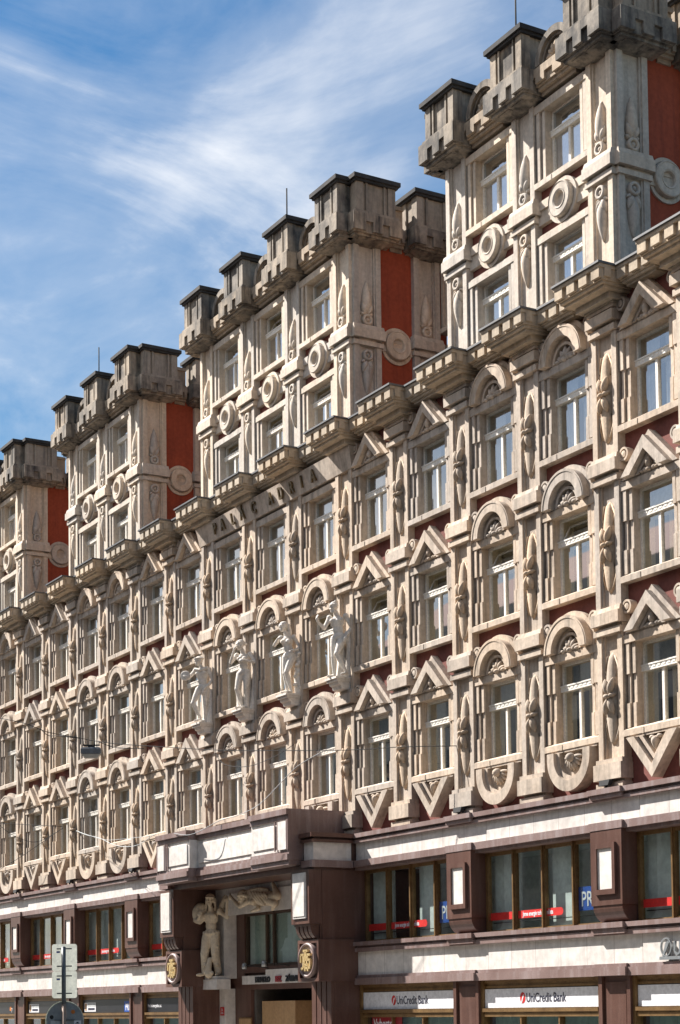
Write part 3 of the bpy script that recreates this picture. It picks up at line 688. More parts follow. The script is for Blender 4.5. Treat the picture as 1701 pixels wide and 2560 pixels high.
for ti, (a, b_) in enumerate(TOWERS):
    xr, xl = X(a), X(b_)
    # front wall: piers and panels round the windows
    w = MB()
    for n in range(a, b_+1): w.box(max(X(n)-0.78, xl-0.40), min(X(n)+0.78, xr+0.40), 0.22, 0.55, 19.65, 25.3)
    for n in range(a, b_):
        c = X(n)-1.5
        for z0, z1 in ((19.65, 22.2+LB-0.01), (22.2+LT+0.01, 22.2+UB-0.01), (22.2+UT+0.01, 25.3)): w.box(c-0.72, c+0.72, 0.22, 0.55, z0, z1)
    put('tower_wall', P('tower_wall', w, 'red_dark'), palace)
    w = MB(); w.box(xl-0.09, xr+0.09, 2.2, 2.4, 19.65, 25.3); w.box(xl-0.09, xr+0.09, 0.56, 2.19, 22.1, 22.3); w.box(xl-0.5, xr+0.5, -0.05, YS+0.2, 25.66, 25.70)
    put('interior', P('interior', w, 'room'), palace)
    for n in range(a, b_+1):
        p = put('tower_pilaster', ME_TPIL, palace, (X(n), 0, 0))
        put('carved_leaf', ME_LUP, p, (0, 0, 22.78)); put('carved_leaf', ME_LDN, p, (0, 0, 21.74))
        put('belt_block', ME_BELT, palace, (X(n), 0, 0))
        put('crown_cornice', ME_CROWN, palace, (X(n), 0, 0))
        m_ = put('merlon', ME_MER, palace, (X(n), 0, 0)); put('cap_slab', ME_CAP, m_)
    for n in range(a, b_):
        c = X(n)-1.5
        put('belt_course', ME_RUN, palace, (c, 0, 0)); put('medallion', ME_MED, palace, (c, 0, 0))
        put('window_surround', ME_TSU, palace, (c, 0, 22.2)); put('window_surround', ME_TSL, palace, (c, 0, 22.2))
        ku = 'blind_curtain' if ti in (0,) else ('open' if n == 4 else 'curtain')
        KITU.put((c, 0, 22.2), 'open' if n == 5 else 'white', palace); KITL.put((c, 0, 22.2), 'open' if ti == 1 else 'curtain', palace)
        put('crown_cornice', ME_TRUN, palace, (c, 0, 0))
        f = put('fan_arch', ME_FAN, palace, (c, 0, 0)); put('carved_fan', ME_FANL, f)
    # returns of the tower, left and right
    for s, xe in ((1, xr), (-1, xl)):
        put('red_wall', ME_SIDE[s], palace, (xe, 0, 0))
        for yc in (0.57, 2.62):
            wd = 1.0
            p = put('tower_pilaster', ME_TPIL, palace, (xe+s*0.55, yc, 0), s*RZ)
            put('carved_leaf', ME_LUP, p, (0, 0, 22.78)); put('carved_leaf', ME_LDN, p, (0, 0, 21.74))
            put('belt_block', ME_BELT, palace, (xe+s*0.55, yc, 0), s*RZ)
            put('crown_cornice', ME_CROWN, palace, (xe+s*0.55, yc+0.03, 0), s*RZ)
            m_ = put('merlon', ME_MERL, palace, (xe+s*0.56, yc+0.03, 0), s*RZ); put('cap_slab', ME_CAP, m_)
        put('crown_cornice', P('crown_cornice', run_mesh(0.205), 'stone_mid'), palace, (xe+s*0.45, 1.626, 0), s*RZ)
        w = MB(); w.box(-0.205, 0.205, -0.05, 0.3, 25.72, 26.25); w.box(-0.205, 0.205, -0.12, 0.35, 26.25, 26.36); put('parapet', P('parapet', w, 'stone_mid'), palace, (xe+s*0.45, 1.626, 0), s*RZ)
        put('medallion', ME_MED, palace, (xe+s*0.50, 1.62, 0), s*RZ); put('belt_course', ME_SRUN, palace, (xe+s*0.54, 1.6, 0), s*RZ)
    if ti < 3:
        k = (a+1, a+1, a+1)[0] if ti != 2 else a+1
        n_ = {0: 1, 1: 5, 2: 10}[ti]
        r = put('lightning_rod', ME_ROD, None, (X(n_)-0.05, -0.1, 0.0))
        tag(r, ['thin black lightning rod on the rightmost and tallest looking tower', 'thin black lightning rod on the middle tower with three window bays', 'thin black lightning rod on the small tower left of the middle one'][ti], 'lightning rod')
# --- set back storeys in the gaps between the towers
for (a, b_) in ((2, 4), (7, 9), (11, 13)):
    xl, xr = X(b_)+0.42, X(a)-0.42
    w = MB(); w.box(xl, xr, YS+0.22, YS+0.6, 19.65, 25.3); put('set_back_wall', P('set_back_wall', w, 'red_dark'), palace)
    n = a+1
    p = put('tower_pilaster', ME_TPIL, palace, (X(n), YS, 0)); put('carved_leaf', ME_LUP, p, (0, 0, 22.78)); put('carved_leaf', ME_LDN, p, (0, 0, 21.74))
    put('belt_block', ME_BELT, palace, (X(n), YS, 0)); put('crown_cornice', ME_CROWN, palace, (X(n), YS, 0)); m_ = put('merlon', ME_MERL, palace, (X(n), YS, 0)); put('cap_slab', ME_CAP, m_)
    for c in (X(n)-1.5, X(n)+1.5):
        put('belt_course', ME_RUN, palace, (c, YS, 0)); put('medallion', ME_MED, palace, (c, YS, 0)); put('window_surround', ME_TSU, palace, (c, YS-0.12, 22.2)); KITU.put((c, YS-0.17, 22.2), 'blind_curtain', palace)
        put('crown_cornice', ME_TRUN, palace, (c, YS, 0))

# ---------------------------------------------------------------- ground floor and mezzanine
MZN = [-2, 0, 2, 4, 7, 9, 11, 13, 15]
PX0, PX1 = -21.55, -11.45            # portal block
def base_span(x0, x1, main=True):
    # one stretch of bands between x0 and x1
    def strip(name, mats, boxes):
        b = MB()
        for y, z0, z1 in boxes: b.box(x0, x1, y, 0.30, z0, z1)
        put(name, P(name, b, mats), palace)
    strip('granite_cornice', 'granite_worn', [(-0.20, 7.70, 7.82), (-0.10, 7.64, 7.70), (-0.15, 7.56, 7.64)])
    strip('marble_band', 'marble', [(-0.04, 7.06, 7.56)])
    strip('granite_cornice', 'granite_worn', [(-0.17, 6.88, 7.06), (-0.08, 6.80, 6.88)])
    strip('granite_cornice', 'granite_worn', [(-0.20, 4.66, 4.77), (-0.10, 4.60, 4.66), (-0.15, 4.49, 4.60)])
    strip('marble_band', 'marble', [(-0.04, 3.84, 4.49)])
    strip('granite_cornice', 'granite_worn', [(-0.10, 3.76, 3.84), (-0.15, 3.57, 3.76)])
base_span(PX1, X(-2)+0.7); base_span(X(15)-0.7, PX0)
# pilasters of the mezzanine with marble panel and bracket, pilasters of the ground floor
def mezz_pil():
    p = MB(); p.box(-0.56, 0.56, -0.22, 0.30, 5.17, 6.88)
    f = lambda a, b, c, d, y0, y1: p.box(a, b, y0, y1, c, d)
    a, z0, z1 = 0.375, 5.41, 6.58
    f(-a, a, z1-0.12, z1, -0.285, -0.22); f(-a, a, z0, z0+0.12, -0.285, -0.22); f(-a, -a+0.10, z0+0.12, z1-0.12, -0.285, -0.22); f(a-0.10, a, z0+0.12, z1-0.12, -0.285, -0.22)
    return p
def console_mesh():
    # bracket swept as a quarter curve below the panel, runs the width of the pilaster
    p = MB(); pts = []
    for i in range(9):
        t = math.pi/2*i/8; pts.append((-0.20+0.40*(1-math.cos(t)), 5.17-0.40*math.sin(t)))
    prof = [(0.28, 5.17)]+pts+[(0.28, 4.77)]
    n = len(prof); vs = [(-0.52, y, z) for y, z in prof]+[(0.52, y, z) for y, z in prof]
    p.add(vs, [list(range(n)), list(range(2*n-1, n-1, -1))]+[(i, n+i, n+(i+1) % n, (i+1) % n) for i in range(n)]); return p
ME_MP = P('mezzanine_pilaster', mezz_pil(), 'granite'); ME_CON = P('bracket', console_mesh(), 'granite')
b = MB(); b.box(-0.275, 0.275, -0.245, -0.219, 5.53, 6.46); ME_MPAN = P('marble_panel', b, 'marble_plain')
ME_RES = []
for bx in ([(-0.60, 0.60, -0.27, -0.201, 7.70, 7.825), (-0.57, 0.57, -0.22, -0.101, 7.60, 7.70)], [(-0.60, 0.60, -0.235, -0.171, 6.885, 7.065)],
           [(-0.60, 0.60, -0.27, -0.201, 4.65, 4.775), (-0.58, 0.58, -0.22, -0.101, 4.60, 4.65), (-0.60, 0.60, -0.215, -0.151, 4.52, 4.60)], [(-0.60, 0.60, -0.22, -0.151, 3.575, 3.77), (-0.57, 0.57, -0.16, -0.101, 3.77, 3.845)]):
    b = MB()
    for q in bx: b.box(*q)
    ME_RES.append(P('cornice_projection', b, 'granite_worn'))
b = MB(); b.box(-0.57, 0.57, 0.02, 0.50, 0.55, 3.57); b.box(-0.57, -0.44, -0.06, 0.02, 0.55, 3.57); b.box(0.44, 0.57, -0.06, 0.02, 0.55, 3.57); b.box(-0.60, 0.60, -0.12, 0.50, 0, 0.55)
b.box(-0.36, 0.36, -0.01, 0.02, 0.7, 3.44)
ME_GP = P('ground_pilaster', b, 'granite')
for n in MZN:
    if n in (4, 7): continue
    p = put('mezzanine_pilaster', ME_MP, palace, (X(n), 0, 0)); put('marble_panel', ME_MPAN, p); put('bracket', ME_CON, p)
    [put('cornice_projection', q, palace, (X(n), 0, 0)) for q in ME_RES]; put('ground_pilaster', ME_GP, palace, (X(n), 0, 0))
# big mezzanine windows of four lights, shop fronts below
def mezz_frame(x0, x1):
    p = MB(); z0, z1 = 4.78, 6.80; y0, y1 = 0.22, 0.34
    xs = [x0+(x1-x0)*i/4 for i in range(5)]
    for i, x in enumerate(xs):
        a, c = (x, x+0.10) if i == 0 else ((x-0.10, x) if i == 4 else (x-0.065, x+0.065))
        p.box(a, c, y0, y1, z0, z1)
        if 0 < i < 4: p.box(x-0.025, x+0.025, y0-0.04, y0, z0, z1)
    for i in range(4):
        a = xs[i]+(0.10 if i == 0 else 0.065); c = xs[i+1]-(0.10 if i == 3 else 0.065)
        p.box(a, c, y0+0.02, y1, z1-0.09, z1); p.box(a, c, y0+0.02, y1, z0, z0+0.05)
    return p, xs
MZ_OPEN = []
for a, b_ in ((-2, 0), (0, 2), (2, 4), (7, 9), (9, 11), (11, 13), (13, 15)):
    xr = X(a)-0.57; xl = X(b_)+0.57
    if b_ == 4: xl = PX1+0.02
    if a == 7: xr = PX0-0.02
    MZ_OPEN.append((xl, xr))
    fm, xs = mezz_frame(xl, xr)
    f = put('shop_window', P('shop_window', fm, 'brass'), palace)
    for i in range(4): put('pane', P('pane', pane_mesh(xs[i]+0.05, xs[i+1]-0.05, 4.82, 6.74, 0.29), 'shop_glass'), f)
    # what stands behind the glass: pale blinds and dark room
    q_ = xs[1]-xs[0]-0.08
    for i in (0, 2):
        c = xs[i]; b = MB(); b.box(c+0.06, c+0.06+(q_ if i == 0 else q_*0.7), 0.47, 0.50, 4.8, 6.85); put('blind', P('blind', b, 'room_light'), f)
    b = MB(); b.tube([(xs[0]+0.05, 0.42, 5.02), (xs[4]-0.05, 0.42, 5.02)], 0.012, 5); put('rail', P('rail', b, 'black'), f)
    # shop front
    b = MB(); y0, y1 = 0.05, 0.21
    b.box(xl, xl+0.10, y0-0.04, y1, 0, 3.57); b.box(xr-0.10, xr, y0-0.04, y1, 0, 3.57)
    b.box(xl+0.10, xr-0.10, y0, y1, 3.50, 3.57); b.box(xl+0.10, xr-0.10, y0+0.03, y1, 3.37, 3.43); b.box(xl+0.10, xr-0.10, y0+0.06, y1, 3.43, 3.50)
    b.box(xl+0.10, xr-0.10, y0-0.06, y1, 2.78, 2.87); b.box(xl+0.10, xr-0.10, y0-0.02, y1, 2.66, 2.74); b.box(xl+0.10, xr-0.10, y0, y1, 2.74, 2.78); b.box(xl+0.10, xr-0.10, y0, y1, 0.0, 0.5)
    s_ = put('shop_front', P('shop_front', b, 'brass'), palace)
    for i in range(3):
        u0 = xl+0.10+(xr-xl-0.2)*i/3; u1 = xl+0.10+(xr-xl-0.2)*(i+1)/3
        put('pane', P('pane', pane_mesh(u0, u1, 0.5, 2.66, 0.15), 'shop_glass'), s_)
        if i < 2: m_ = MB(); m_.box(u1-0.03, u1+0.03, y0, y1, 0.5, 2.66); put('mullion', P('mullion', m_, 'brass'), s_)
    b = MB(); n_ = 70; vs = []
    for i in range(n_+1):
        x = xl+0.15+(xr-xl-0.3)*i/n_; y = 0.36+0.035*math.sin(i*1.9); vs += [(x, y, 0.4), (x, y, 2.68)]
    b.add(vs, [(2*i, 2*i+2, 2*i+3, 2*i+1) for i in range(n_)], 0, True); put('curtain', P('curtain', b, 'teal'), s_)
# shell of the lower rooms
w = MB()
for x0, x1 in ((PX1, XR), (XL, PX0)):
    w.box(x0, x1, 0.31, 4.0, 6.90, 7.0); w.box(x0, x1, 0.31, 4.0, 3.60, 3.70); w.box(x0, x1, 2.6, 2.8, 3.71, 6.89); w.box(x0, x1, 0.32, 0.6, 3.72, 4.76); w.box(x0, x1, 0.31, 0.6, 7.02, 7.69)
put('interior', P('interior', w, 'room_light'), palace)
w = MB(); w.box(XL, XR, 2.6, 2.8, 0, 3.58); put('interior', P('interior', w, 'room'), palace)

# ---------------------------------------------------------------- portal (parts of the palace)
def ring_box(p, x0, x1, yf, yb, z0, z1, hole=None): p.box(x0, x1, yf, yb, z0, z1)
b = MB()      # mass over the entrance, wraps the bands round the corner
PF = -1.42
b.box(PX0+0.05, PX1-0.05, PF+0.05, 0.30, 6.80, 7.82); put('portal_core', P('portal_core', b, 'granite'), palace)
for z0, z1, e, mt, nm in ((7.70, 7.82, 0.16, 'granite', 'granite_cornice'), (7.56, 7.64, 0.10, 'granite', 'granite_cornice'), (7.06, 7.56, 0.0, 'marble', 'marble_band'), (6.86, 7.06, 0.10, 'granite_worn', 'granite_cornice')):
    for s, xe in ((1, PX1), (-1, PX0)):
        b = MB()
        a, c = sorted((xe-s*0.049, xe+s*e)); b.box(a, c, PF-e, -0.201, z0, z1)
        a, c = sorted((xe-s*0.049, xe-s*0.55)); b.box(a, c, PF-e, PF+0.049, z0, z1)
        put(nm, P(nm, b, mt), palace)
# balcony: parapet with marble panels, two ends thrown forward
def balcony():
    g_ = MB(); m_ = MB()
    for x0, x1, y in ((-20.98, -18.65, -1.86), (-18.65, -14.40, -1.56), (-14.40, -12.03, -1.86)):
        g_.box(x0, x1, y-0.10, 0.0, 8.38, 8.54); g_.box(x0, x1, y-0.03, 0.0, 8.24, 8.38)
        m_.box(x0+(0.051 if x0 < -20 else 0), x1-(0.051 if x1 > -13 else 0), y+0.02, PF-0.0, 7.36, 8.24)
        m_.box(x0+0.12, x1-0.12, y-0.015, y+0.02, 7.50, 8.10)
        g_.box(x0, x1, y-0.02, PF, 7.26, 7.36); g_.box(x0, x1, y-0.08, PF, 7.10, 7.26); g_.box(x0+0.03, x1-0.03, y-0.02, PF, 6.96, 7.10)
    for x0, x1 in ((-20.98, -20.30), (-12.71, -12.03)):
        for k in range(3):
            xx = (x0 if x0 < -16 else x0+0.0)+0.16+k*0.13; 
        m_.box(x0+0.10, x1-0.10, -1.925, -1.876, 7.40, 8.20)
    # granite rails that frame the panels at the ends and split off the small panel
    for x in (-20.98, -12.09): g_.box(x, x+0.06, -1.92, -1.86, 7.36, 8.24)
    for x in (-20.36, -20.20, -12.87, -12.71): g_.box(x, x+0.05, -1.905, -1.875, 7.38, 8.22)
    # right and left cheek walls back to the facade
    for x in (-12.08, -20.98): g_.box(x, x+0.05, -1.859, 0.0, 7.36, 8.24)
    return g_, m_
g_, m_ = balcony(); bal = put('balcony', P('balcony', g_, 'granite_worn'), palace); put('marble_panel', P('marble_panel', m_, 'marble_plain'), bal)
b = MB(); b.box(-20.9, -12.1, PF+0.04, 0.2, 7.83, 7.87); put('balcony_floor', P('balcony_floor', b, 'granite'), palace)
# corner pillars
def pillar():
    p = MB()
    p.box(-0.52, 0.52, -1.56, 0.36, 5.29, 6.80); p.box(-0.56, 0.56, -1.40, 0.36, 0.0, 3.68) if False else None
    p.box(-0.50, 0.50, -1.20, 0.36, 4.85, 5.29)
    p.box(-0.60, 0.60, -1.24, 0.36, 3.68, 4.85)
    for a, c in ((-0.60, 0.60),): 
        p.box(a, a+0.10, -1.32, -1.24, 3.68, 4.85); p.box(c-0.10, c, -1.32, -1.24, 3.68, 4.85); p.box(a+0.10, c-0.10, -1.32, -1.24, 4.75, 4.85); p.box(a+0.10, c-0.10, -1.32, -1.24, 3.68, 3.78)
    p.box(-0.56, 0.56, -0.80, 0.36, 0.0, 3.68)
    for k in range(4): p.box(-0.56+k*0.293, -0.56+k*0.293+0.23, -0.90, -0.80, 0.4, 3.68)
    p.box(-0.62, 0.62, -1.0, -0.80, 0, 0.4)
    return p
def pillar_console():
    p = MB()
    p.box(-0.46, 0.46, -1.50, -1.20, 5.22, 5.29)
    for k in range(4):
        x0 = -0.44+k*0.235; prof = [(-1.20, 5.22)]+[(-1.47+0.27*(1-math.cos(math.pi/2*i/6)), 5.22-0.37*math.sin(math.pi/2*i/6)) for i in range(7)]
        n = len(prof); vs = [(x0, y, z) for y, z in prof]+[(x0+0.17, y, z) for y, z in prof]
        p.add(vs, [list(range(n)), list(range(2*n-1, n-1, -1))]+[(i, n+i, n+(i+1) % n, (i+1) % n) for i in range(n)])
    return p
def emblem():
    p = MB(); p.lathe_y([(0.50, -1.24), (0.50, -1.36), (0.47, -1.40), (0.42, -1.39), (0.405, -1.34)], 0, 4.27, 32); return p
def monogram():
    p = MB()
    def bar(x0, z0, x1, z1, w_=0.035):
        d = Vector((x1-x0, z1-z0)).normalized(); n_ = Vector((-d.y, d.x))*w_
        p.prism([(x0+n_.x, z0+n_.y), (x0-n_.x, z0-n_.y), (x1-n_.x, z1-n_.y), (x1+n_.x, z1+n_.y)], -1.42, -1.329)
    c = 4.27
    bar(-0.27, c+0.16, -0.08, c+0.16); bar(-0.12, c+0.16, -0.12, c-0.20); bar(-0.12, c-0.20, -0.26, c-0.24); bar(-0.27, c+0.16, -0.27, c-0.06)
    bar(-0.13, c+0.27, 0.13, c+0.27); bar(0.0, c+0.27, -0.08, c-0.12); bar(0.02, c+0.24, 0.10, c-0.12); bar(-0.05, c+0.02, 0.09, c+0.02)
    bar(0.10, c+0.16, 0.27, c+0.16); bar(0.12, c+0.14, 0.12, c+0.02); bar(0.12, c+0.03, 0.27, c+0.0); bar(0.25, c+0.0, 0.25, c-0.18); bar(0.10, c-0.20, 0.27, c-0.20)
    bar(-0.03, c-0.12, 0.16, c-0.12); bar(-0.02, c-0.12, -0.02, c-0.30); bar(0.15, c-0.12, 0.13, c-0.30); bar(-0.02, c-0.21, 0.1, c-0.21)
    return p
ME_PILL = P('portal_pillar', pillar(), 'granite'); ME_PC = P('bracket', pillar_console(), 'granite'); ME_EMB = P('emblem', emblem(), 'granite_worn'); ME_MONO = P('monogram', monogram(), 'gold')
b = MB(); b.prism([(0.406*math.cos(t*math.pi/16), 4.27+0.406*math.sin(t*math.pi/16)) for t in range(32)], -1.335, -1.24); ME_FACE = P('emblem_face', b, 'pink_granite')
b = MB(); b.box(-0.37, 0.37, -1.60, -1.56, 5.44, 6.72); b.box(-0.33, 0.33, -1.62, -1.60, 5.50, 6.68); ME_PPAN = P('marble_panel', b, 'marble_plain')
for n in (4, 7):
    p = put('portal_pillar', ME_PILL, palace, (X(n), 0, 0)); put('marble_panel', ME_PPAN, p); put('bracket', ME_PC, p); e = put('emblem', ME_EMB, p); put('emblem_face', ME_FACE, e); put('monogram', ME_MONO, e)
    b = MB(); s = 1 if n == 4 else -1   # cheek of the pillar back to the shop windows
    a, c = sorted((X(n)+s*0.45, X(n)+s*0.55)); b.box(a, c, -0.75, 0.5, 0, 3.67); a, c = sorted((X(n)+s*0.45, X(n)+s*0.54)); b.box(a, c, -1.15, 0.5, 3.69, 6.80)
    put('pillar_cheek', P('pillar_cheek', b, 'granite'), palace)
# recess: back wall, window, beam, entrance
b = MB()
YB = 0.42
b.box(-21.0, -19.35, YB, 0.8, 0, 6.8); b.box(-19.35, -12.4, YB, 0.8, 5.98, 6.8); b.box(-19.35, -12.4, YB, 0.8, 3.55, 3.72); b.box(-19.35, -12.4, YB-0.06, 0.8, 4.08, 4.27)
b.box(-19.35, -12.4, YB+0.1, 0.8, 3.72, 4.08); b.box(-21.0, -12.0, 0.8, 0.9, 5.98, 6.8); b.box(-19.35, -18.95, YB, 0.8, 0.0, 3.55)
put('portal_wall', P('portal_wall', b, 'granite'), palace)
b = MB(); b.box(-20.55, -12.45, -0.05, YB-0.01, 6.02, 6.80); b.box(-19.55, -12.45, -0.11, -0.05, 5.93, 6.62); b.box(-20.40, -19.90, -0.05, YB-0.01, 3.93, 6.02)
b.box(-20.45, -20.02, 0.05, YB-0.01, 0.0, 3.60)
put('marble_frame', P('marble_frame', b, 'marble_plain'), palace)
b = MB(); b.box(-21.5, -11.5, PF+0.1, 0.8, 6.801, 6.81); put('soffit', P('soffit', b, 'granite'), palace)
f_ = MB()
for x in (-19.35, -17.98, -17.50, -15.2, -13.4): f_.box(x, x+0.09, 0.46, 0.56, 4.27, 5.98)
f_.box(-19.26, -12.5, 0.48, 0.56, 5.90, 5.98); f_.box(-19.26, -12.5, 0.48, 0.56, 4.27, 4.36)
f = put('portal_window', P('portal_window', f_, 'brown_frame'), palace)
for a, c in ((-19.26, -17.98), (-17.89, -17.50), (-17.41, -15.2), (-15.11, -13.4)): put('pane', P('pane', pane_mesh(a, c, 4.36, 5.90, 0.52), 'shop_glass'), f)
b = MB(); b.box(-19.3, -12.5, 0.60, 0.62, 4.28, 5.97); put('curtain', P('curtain', b, 'pale_green'), f)
b = MB(); b.box(-18.95, -12.5, 0.70, 0.90, 0, 0.05); b.box(-18.95, -18.80, 0.55, 3.0, 0, 3.55); b.box(-18.8, -12.5, 3.0, 3.1, 0, 3.55); b.box(-18.95, -12.0, 0.81, 3.1, 3.56, 3.62); put('interior', P('interior', b, 'room'), palace)
b = MB(); b.box(-18.55, -16.35, 0.62, 1.6, 0, 3.18); put('oak_vestibule', P('oak_vestibule', b, 'wood'), palace)
b = MB(); b.box(-16.30, -14.2, 1.30, 1.36, 0, 3.0); b.box(-16.2, -16.05, 1.24, 1.30, 0, 2.95); b.box(-14.4, -14.25, 1.24, 1.30, 0, 2.95); b.box(-16.05, -14.4, 1.24, 1.30, 2.8, 2.95); put('entrance_door', P('entrance_door', b, 'brown_frame'), palace)
# plinth for the giant figure is part of the portal
b = MB(); b.box(-20.62, -19.42, -0.55, -0.06, 3.58, 3.90); b.box(-20.56, -19.50, -0.50, -0.06, 3.90, 4.0); put('figure_plinth', P('figure_plinth', b, 'marble_plain'), palace)

# ---------------------------------------------------------------- stone figures
class Body:
    def __init__(s): s.p = MB()
    def cap(s, a, b, r0, r1):
        s.p.tube([a, b], r0, 12, 0, r1); s.p.ball(a, r0, 12, 8); s.p.ball(b, r1, 12, 8); return s
    def ell(s, c, r): s.p.ball(c, r, 16, 10); return s
    def chain(s, pts, r0, r1):
        n = len(pts)-1
        for i in range(n): s.cap(pts[i], pts[i+1], r0+(r1-r0)*i/n, r0+(r1-r0)*(i+1)/n)
    def arm(s, sh, el, wr, k=1.0):
        s.ell(sh, (0.085*k, 0.085*k, 0.09*k)); s.cap(sh, el, 0.072*k, 0.052*k)
        m = Vector(el).lerp(Vector(wr), 0.28); s.cap(el, m, 0.052*k, 0.056*k); s.cap(m, wr, 0.056*k, 0.034*k)
    def hand(s, wr, d, up, k=1.0):
        wr = Vector(wr); d = Vector(d).normalized(); up = Vector(up); up = (up-d*up.dot(d)).normalized(); sd = d.cross(up)
        pc = wr+d*0.055*k; s.cap(wr, pc+d*0.03*k, 0.034*k, 0.040*k); s.ell(pc+sd*0.0, (0.045*k, 0.04*k, 0.045*k))
        for i, ln in enumerate((0.085, 0.10, 0.095, 0.075)):
            b0 = wr+d*0.095*k+sd*(i-1.5)*0.026*k; b1 = b0+d*ln*0.5*k-up*0.012*k; b2 = b1+d*ln*0.45*k-up*0.04*k
            s.cap(b0, b1, 0.0135*k, 0.0125*k); s.cap(b1, b2, 0.0125*k, 0.0105*k)
        t0 = wr+d*0.035*k-sd*0.04*k; s.cap(t0, t0+d*0.06*k-sd*0.03*k, 0.016*k, 0.012*k)
    def leg(s, hp, kn, an, toe, k=1.0):
        hp, kn, an, toe = map(Vector, (hp, kn, an, toe))
        s.cap(hp, hp.lerp(kn, 0.45), 0.122*k, 0.105*k); s.cap(hp.lerp(kn, 0.45), kn, 0.105*k, 0.070*k); s.ell(kn, (0.072*k, 0.075*k, 0.08*k))
        m = kn.lerp(an, 0.32)+Vector((0, 0.02, 0)); s.cap(kn, m, 0.066*k, 0.078*k); s.cap(m, an, 0.078*k, 0.043*k)
        s.cap(an-Vector((0, -0.03, 0.035)), an.lerp(toe, 0.6)+Vector((0, 0, -0.02)), 0.045*k, 0.04*k); s.cap(an.lerp(toe, 0.6)+Vector((0, 0, -0.02)), toe, 0.045*k, 0.03*k)
    def torso(s, pel, chest, neck, k=1.0, fem=False):
        pel, chest, neck = map(Vector, (pel, chest, neck)); m = pel.lerp(chest, 0.48)
        s.ell(pel, (0.195*k if not fem else 0.205*k, 0.145*k, 0.15*k)); s.ell(m, (0.15*k if not fem else 0.135*k, 0.115*k, 0.17*k)); s.ell(chest, (0.20*k if not fem else 0.175*k, 0.135*k, 0.20*k))
        s.ell(pel+Vector((0.07, 0.08, -0.05)), (0.11*k, 0.11*k, 0.12*k)); s.ell(pel+Vector((-0.07, 0.08, -0.05)), (0.11*k, 0.11*k, 0.12*k))
        for q in (-1, 1):
            if fem: s.ell(chest+Vector((q*0.085, -0.105, -0.01)), (0.075, 0.075, 0.075))
            else: s.ell(chest+Vector((q*0.09, -0.09, 0.05)), (0.10, 0.06, 0.075))
        s.cap(chest+Vector((0, 0.02, 0.14)), neck, 0.10*k, 0.062*k)
    def head(s, c, yaw, tilt=0.0, hair='short', beard=False, k=1.0):
        # a small head built facing -Y, then turned
        h = MB(); b0 = s.p; s.p = h
        s.ell((0, 0.01, 0.03), (0.098, 0.122, 0.125)); s.ell((0, -0.025, -0.06), (0.074, 0.085, 0.085)); s.ell((0, -0.075, -0.125), (0.036, 0.035, 0.03))
        s.cap((0, -0.115, 0.03), (0, -0.145, -0.03), 0.014, 0.021); s.ell((0, -0.105, 0.045), (0.075, 0.03, 0.018))
        for q in (-1, 1): s.ell((q*0.04, -0.10, 0.015), (0.02, 0.018, 0.012)); s.ell((q*0.1, 0.01, -0.01), (0.018, 0.03, 0.04)); s.ell((q*0.052, -0.075, -0.03), (0.035, 0.035, 0.03))
        s.ell((0, -0.112, -0.075), (0.032, 0.018, 0.009)); s.ell((0, -0.108, -0.095), (0.028, 0.018, 0.010))
        if hair == 'short':
            for i in range(26):
                a = i*2.4; z = 0.02+0.12*((i*0.618) % 1); r = math.sqrt(max(0.02, 1-(z/0.16)**2)); s.ell((0.095*r*math.cos(a), 0.02+0.115*r*max(math.sin(a), -0.55), z+0.02), (0.033, 0.033, 0.03))
        elif hair == 'wreath':
            for i in range(16):
                a = i*math.pi/8; s.ell((0.11*math.cos(a), 0.01+0.13*math.sin(a), 0.08), (0.035, 0.035, 0.028))
            s.ell((0, 0.03, 0.08), (0.1, 0.12, 0.09))
        elif hair == 'bun':
            s.ell((0, 0.03, 0.06), (0.112, 0.13, 0.115)); s.ell((0, 0.155, 0.02), (0.07, 0.06, 0.065)); s.cap((-0.1, -0.03, 0.07), (-0.09, 0.1, 0.0), 0.03, 0.03); s.cap((0.1, -0.03, 0.07), (0.09, 0.1, 0.0), 0.03, 0.03)
        elif hair == 'long':
            s.ell((0, 0.03, 0.06), (0.112, 0.13, 0.115))
            for q in (-0.07, 0, 0.07): s.chain([(q, 0.12, 0.04), (q*1.1, 0.16, -0.12), (q*1.2, 0.15, -0.30)], 0.06, 0.05)
        elif hair == 'cap':
            s.ell((0, 0.03, 0.085), (0.122, 0.14, 0.105)); s.ell((0, -0.02, 0.075), (0.125, 0.14, 0.03))
            for q in (-1, 1): s.chain([(q*0.105, 0.07, 0.03), (q*0.12, 0.10, -0.12), (q*0.13, 0.10, -0.24)], 0.04, 0.035)
        if beard:
            for i in range(12): s.ell((-0.055+0.011*i, -0.10+0.05*abs(i-5.5)/5.5, -0.12-0.035*((i*0.618) % 1)), (0.024, 0.026, 0.045))
            s.cap((-0.05, -0.115, -0.075), (0.05, -0.115, -0.075), 0.014, 0.014)
        s.p = b0; R = Matrix.Rotation(yaw, 3, 'Z') @ Matrix.Rotation(tilt, 3, 'X'); c = Vector(c)
        h.v = [tuple(c+R @ (Vector(v)*k)) for v in h.v]; s.p.add(h.v, h.f, 0, True)
    def finish(s, name, mats, vox, it=3):
        me = s.p.mesh(name, mats); o = bpy.data.objects.new(name, me); COL.objects.link(o)
        r = o.modifiers.new('r', 'REMESH'); r.mode = 'VOXEL'; r.voxel_size = vox
        sm = o.modifiers.new('s', 'SMOOTH'); sm.factor = 0.5; sm.iterations = it
        me2 = bpy.data.meshes.new_from_object(o.evaluated_get(bpy.context.evaluated_depsgraph_get()))
        bpy.data.objects.remove(o); me2.polygons.foreach_set('use_smooth', [True]*len(me2.polygons)); me2.name = name
        return me2
ZF = 12.36
GRP_ST = 'white figures standing on corbels of the palace'
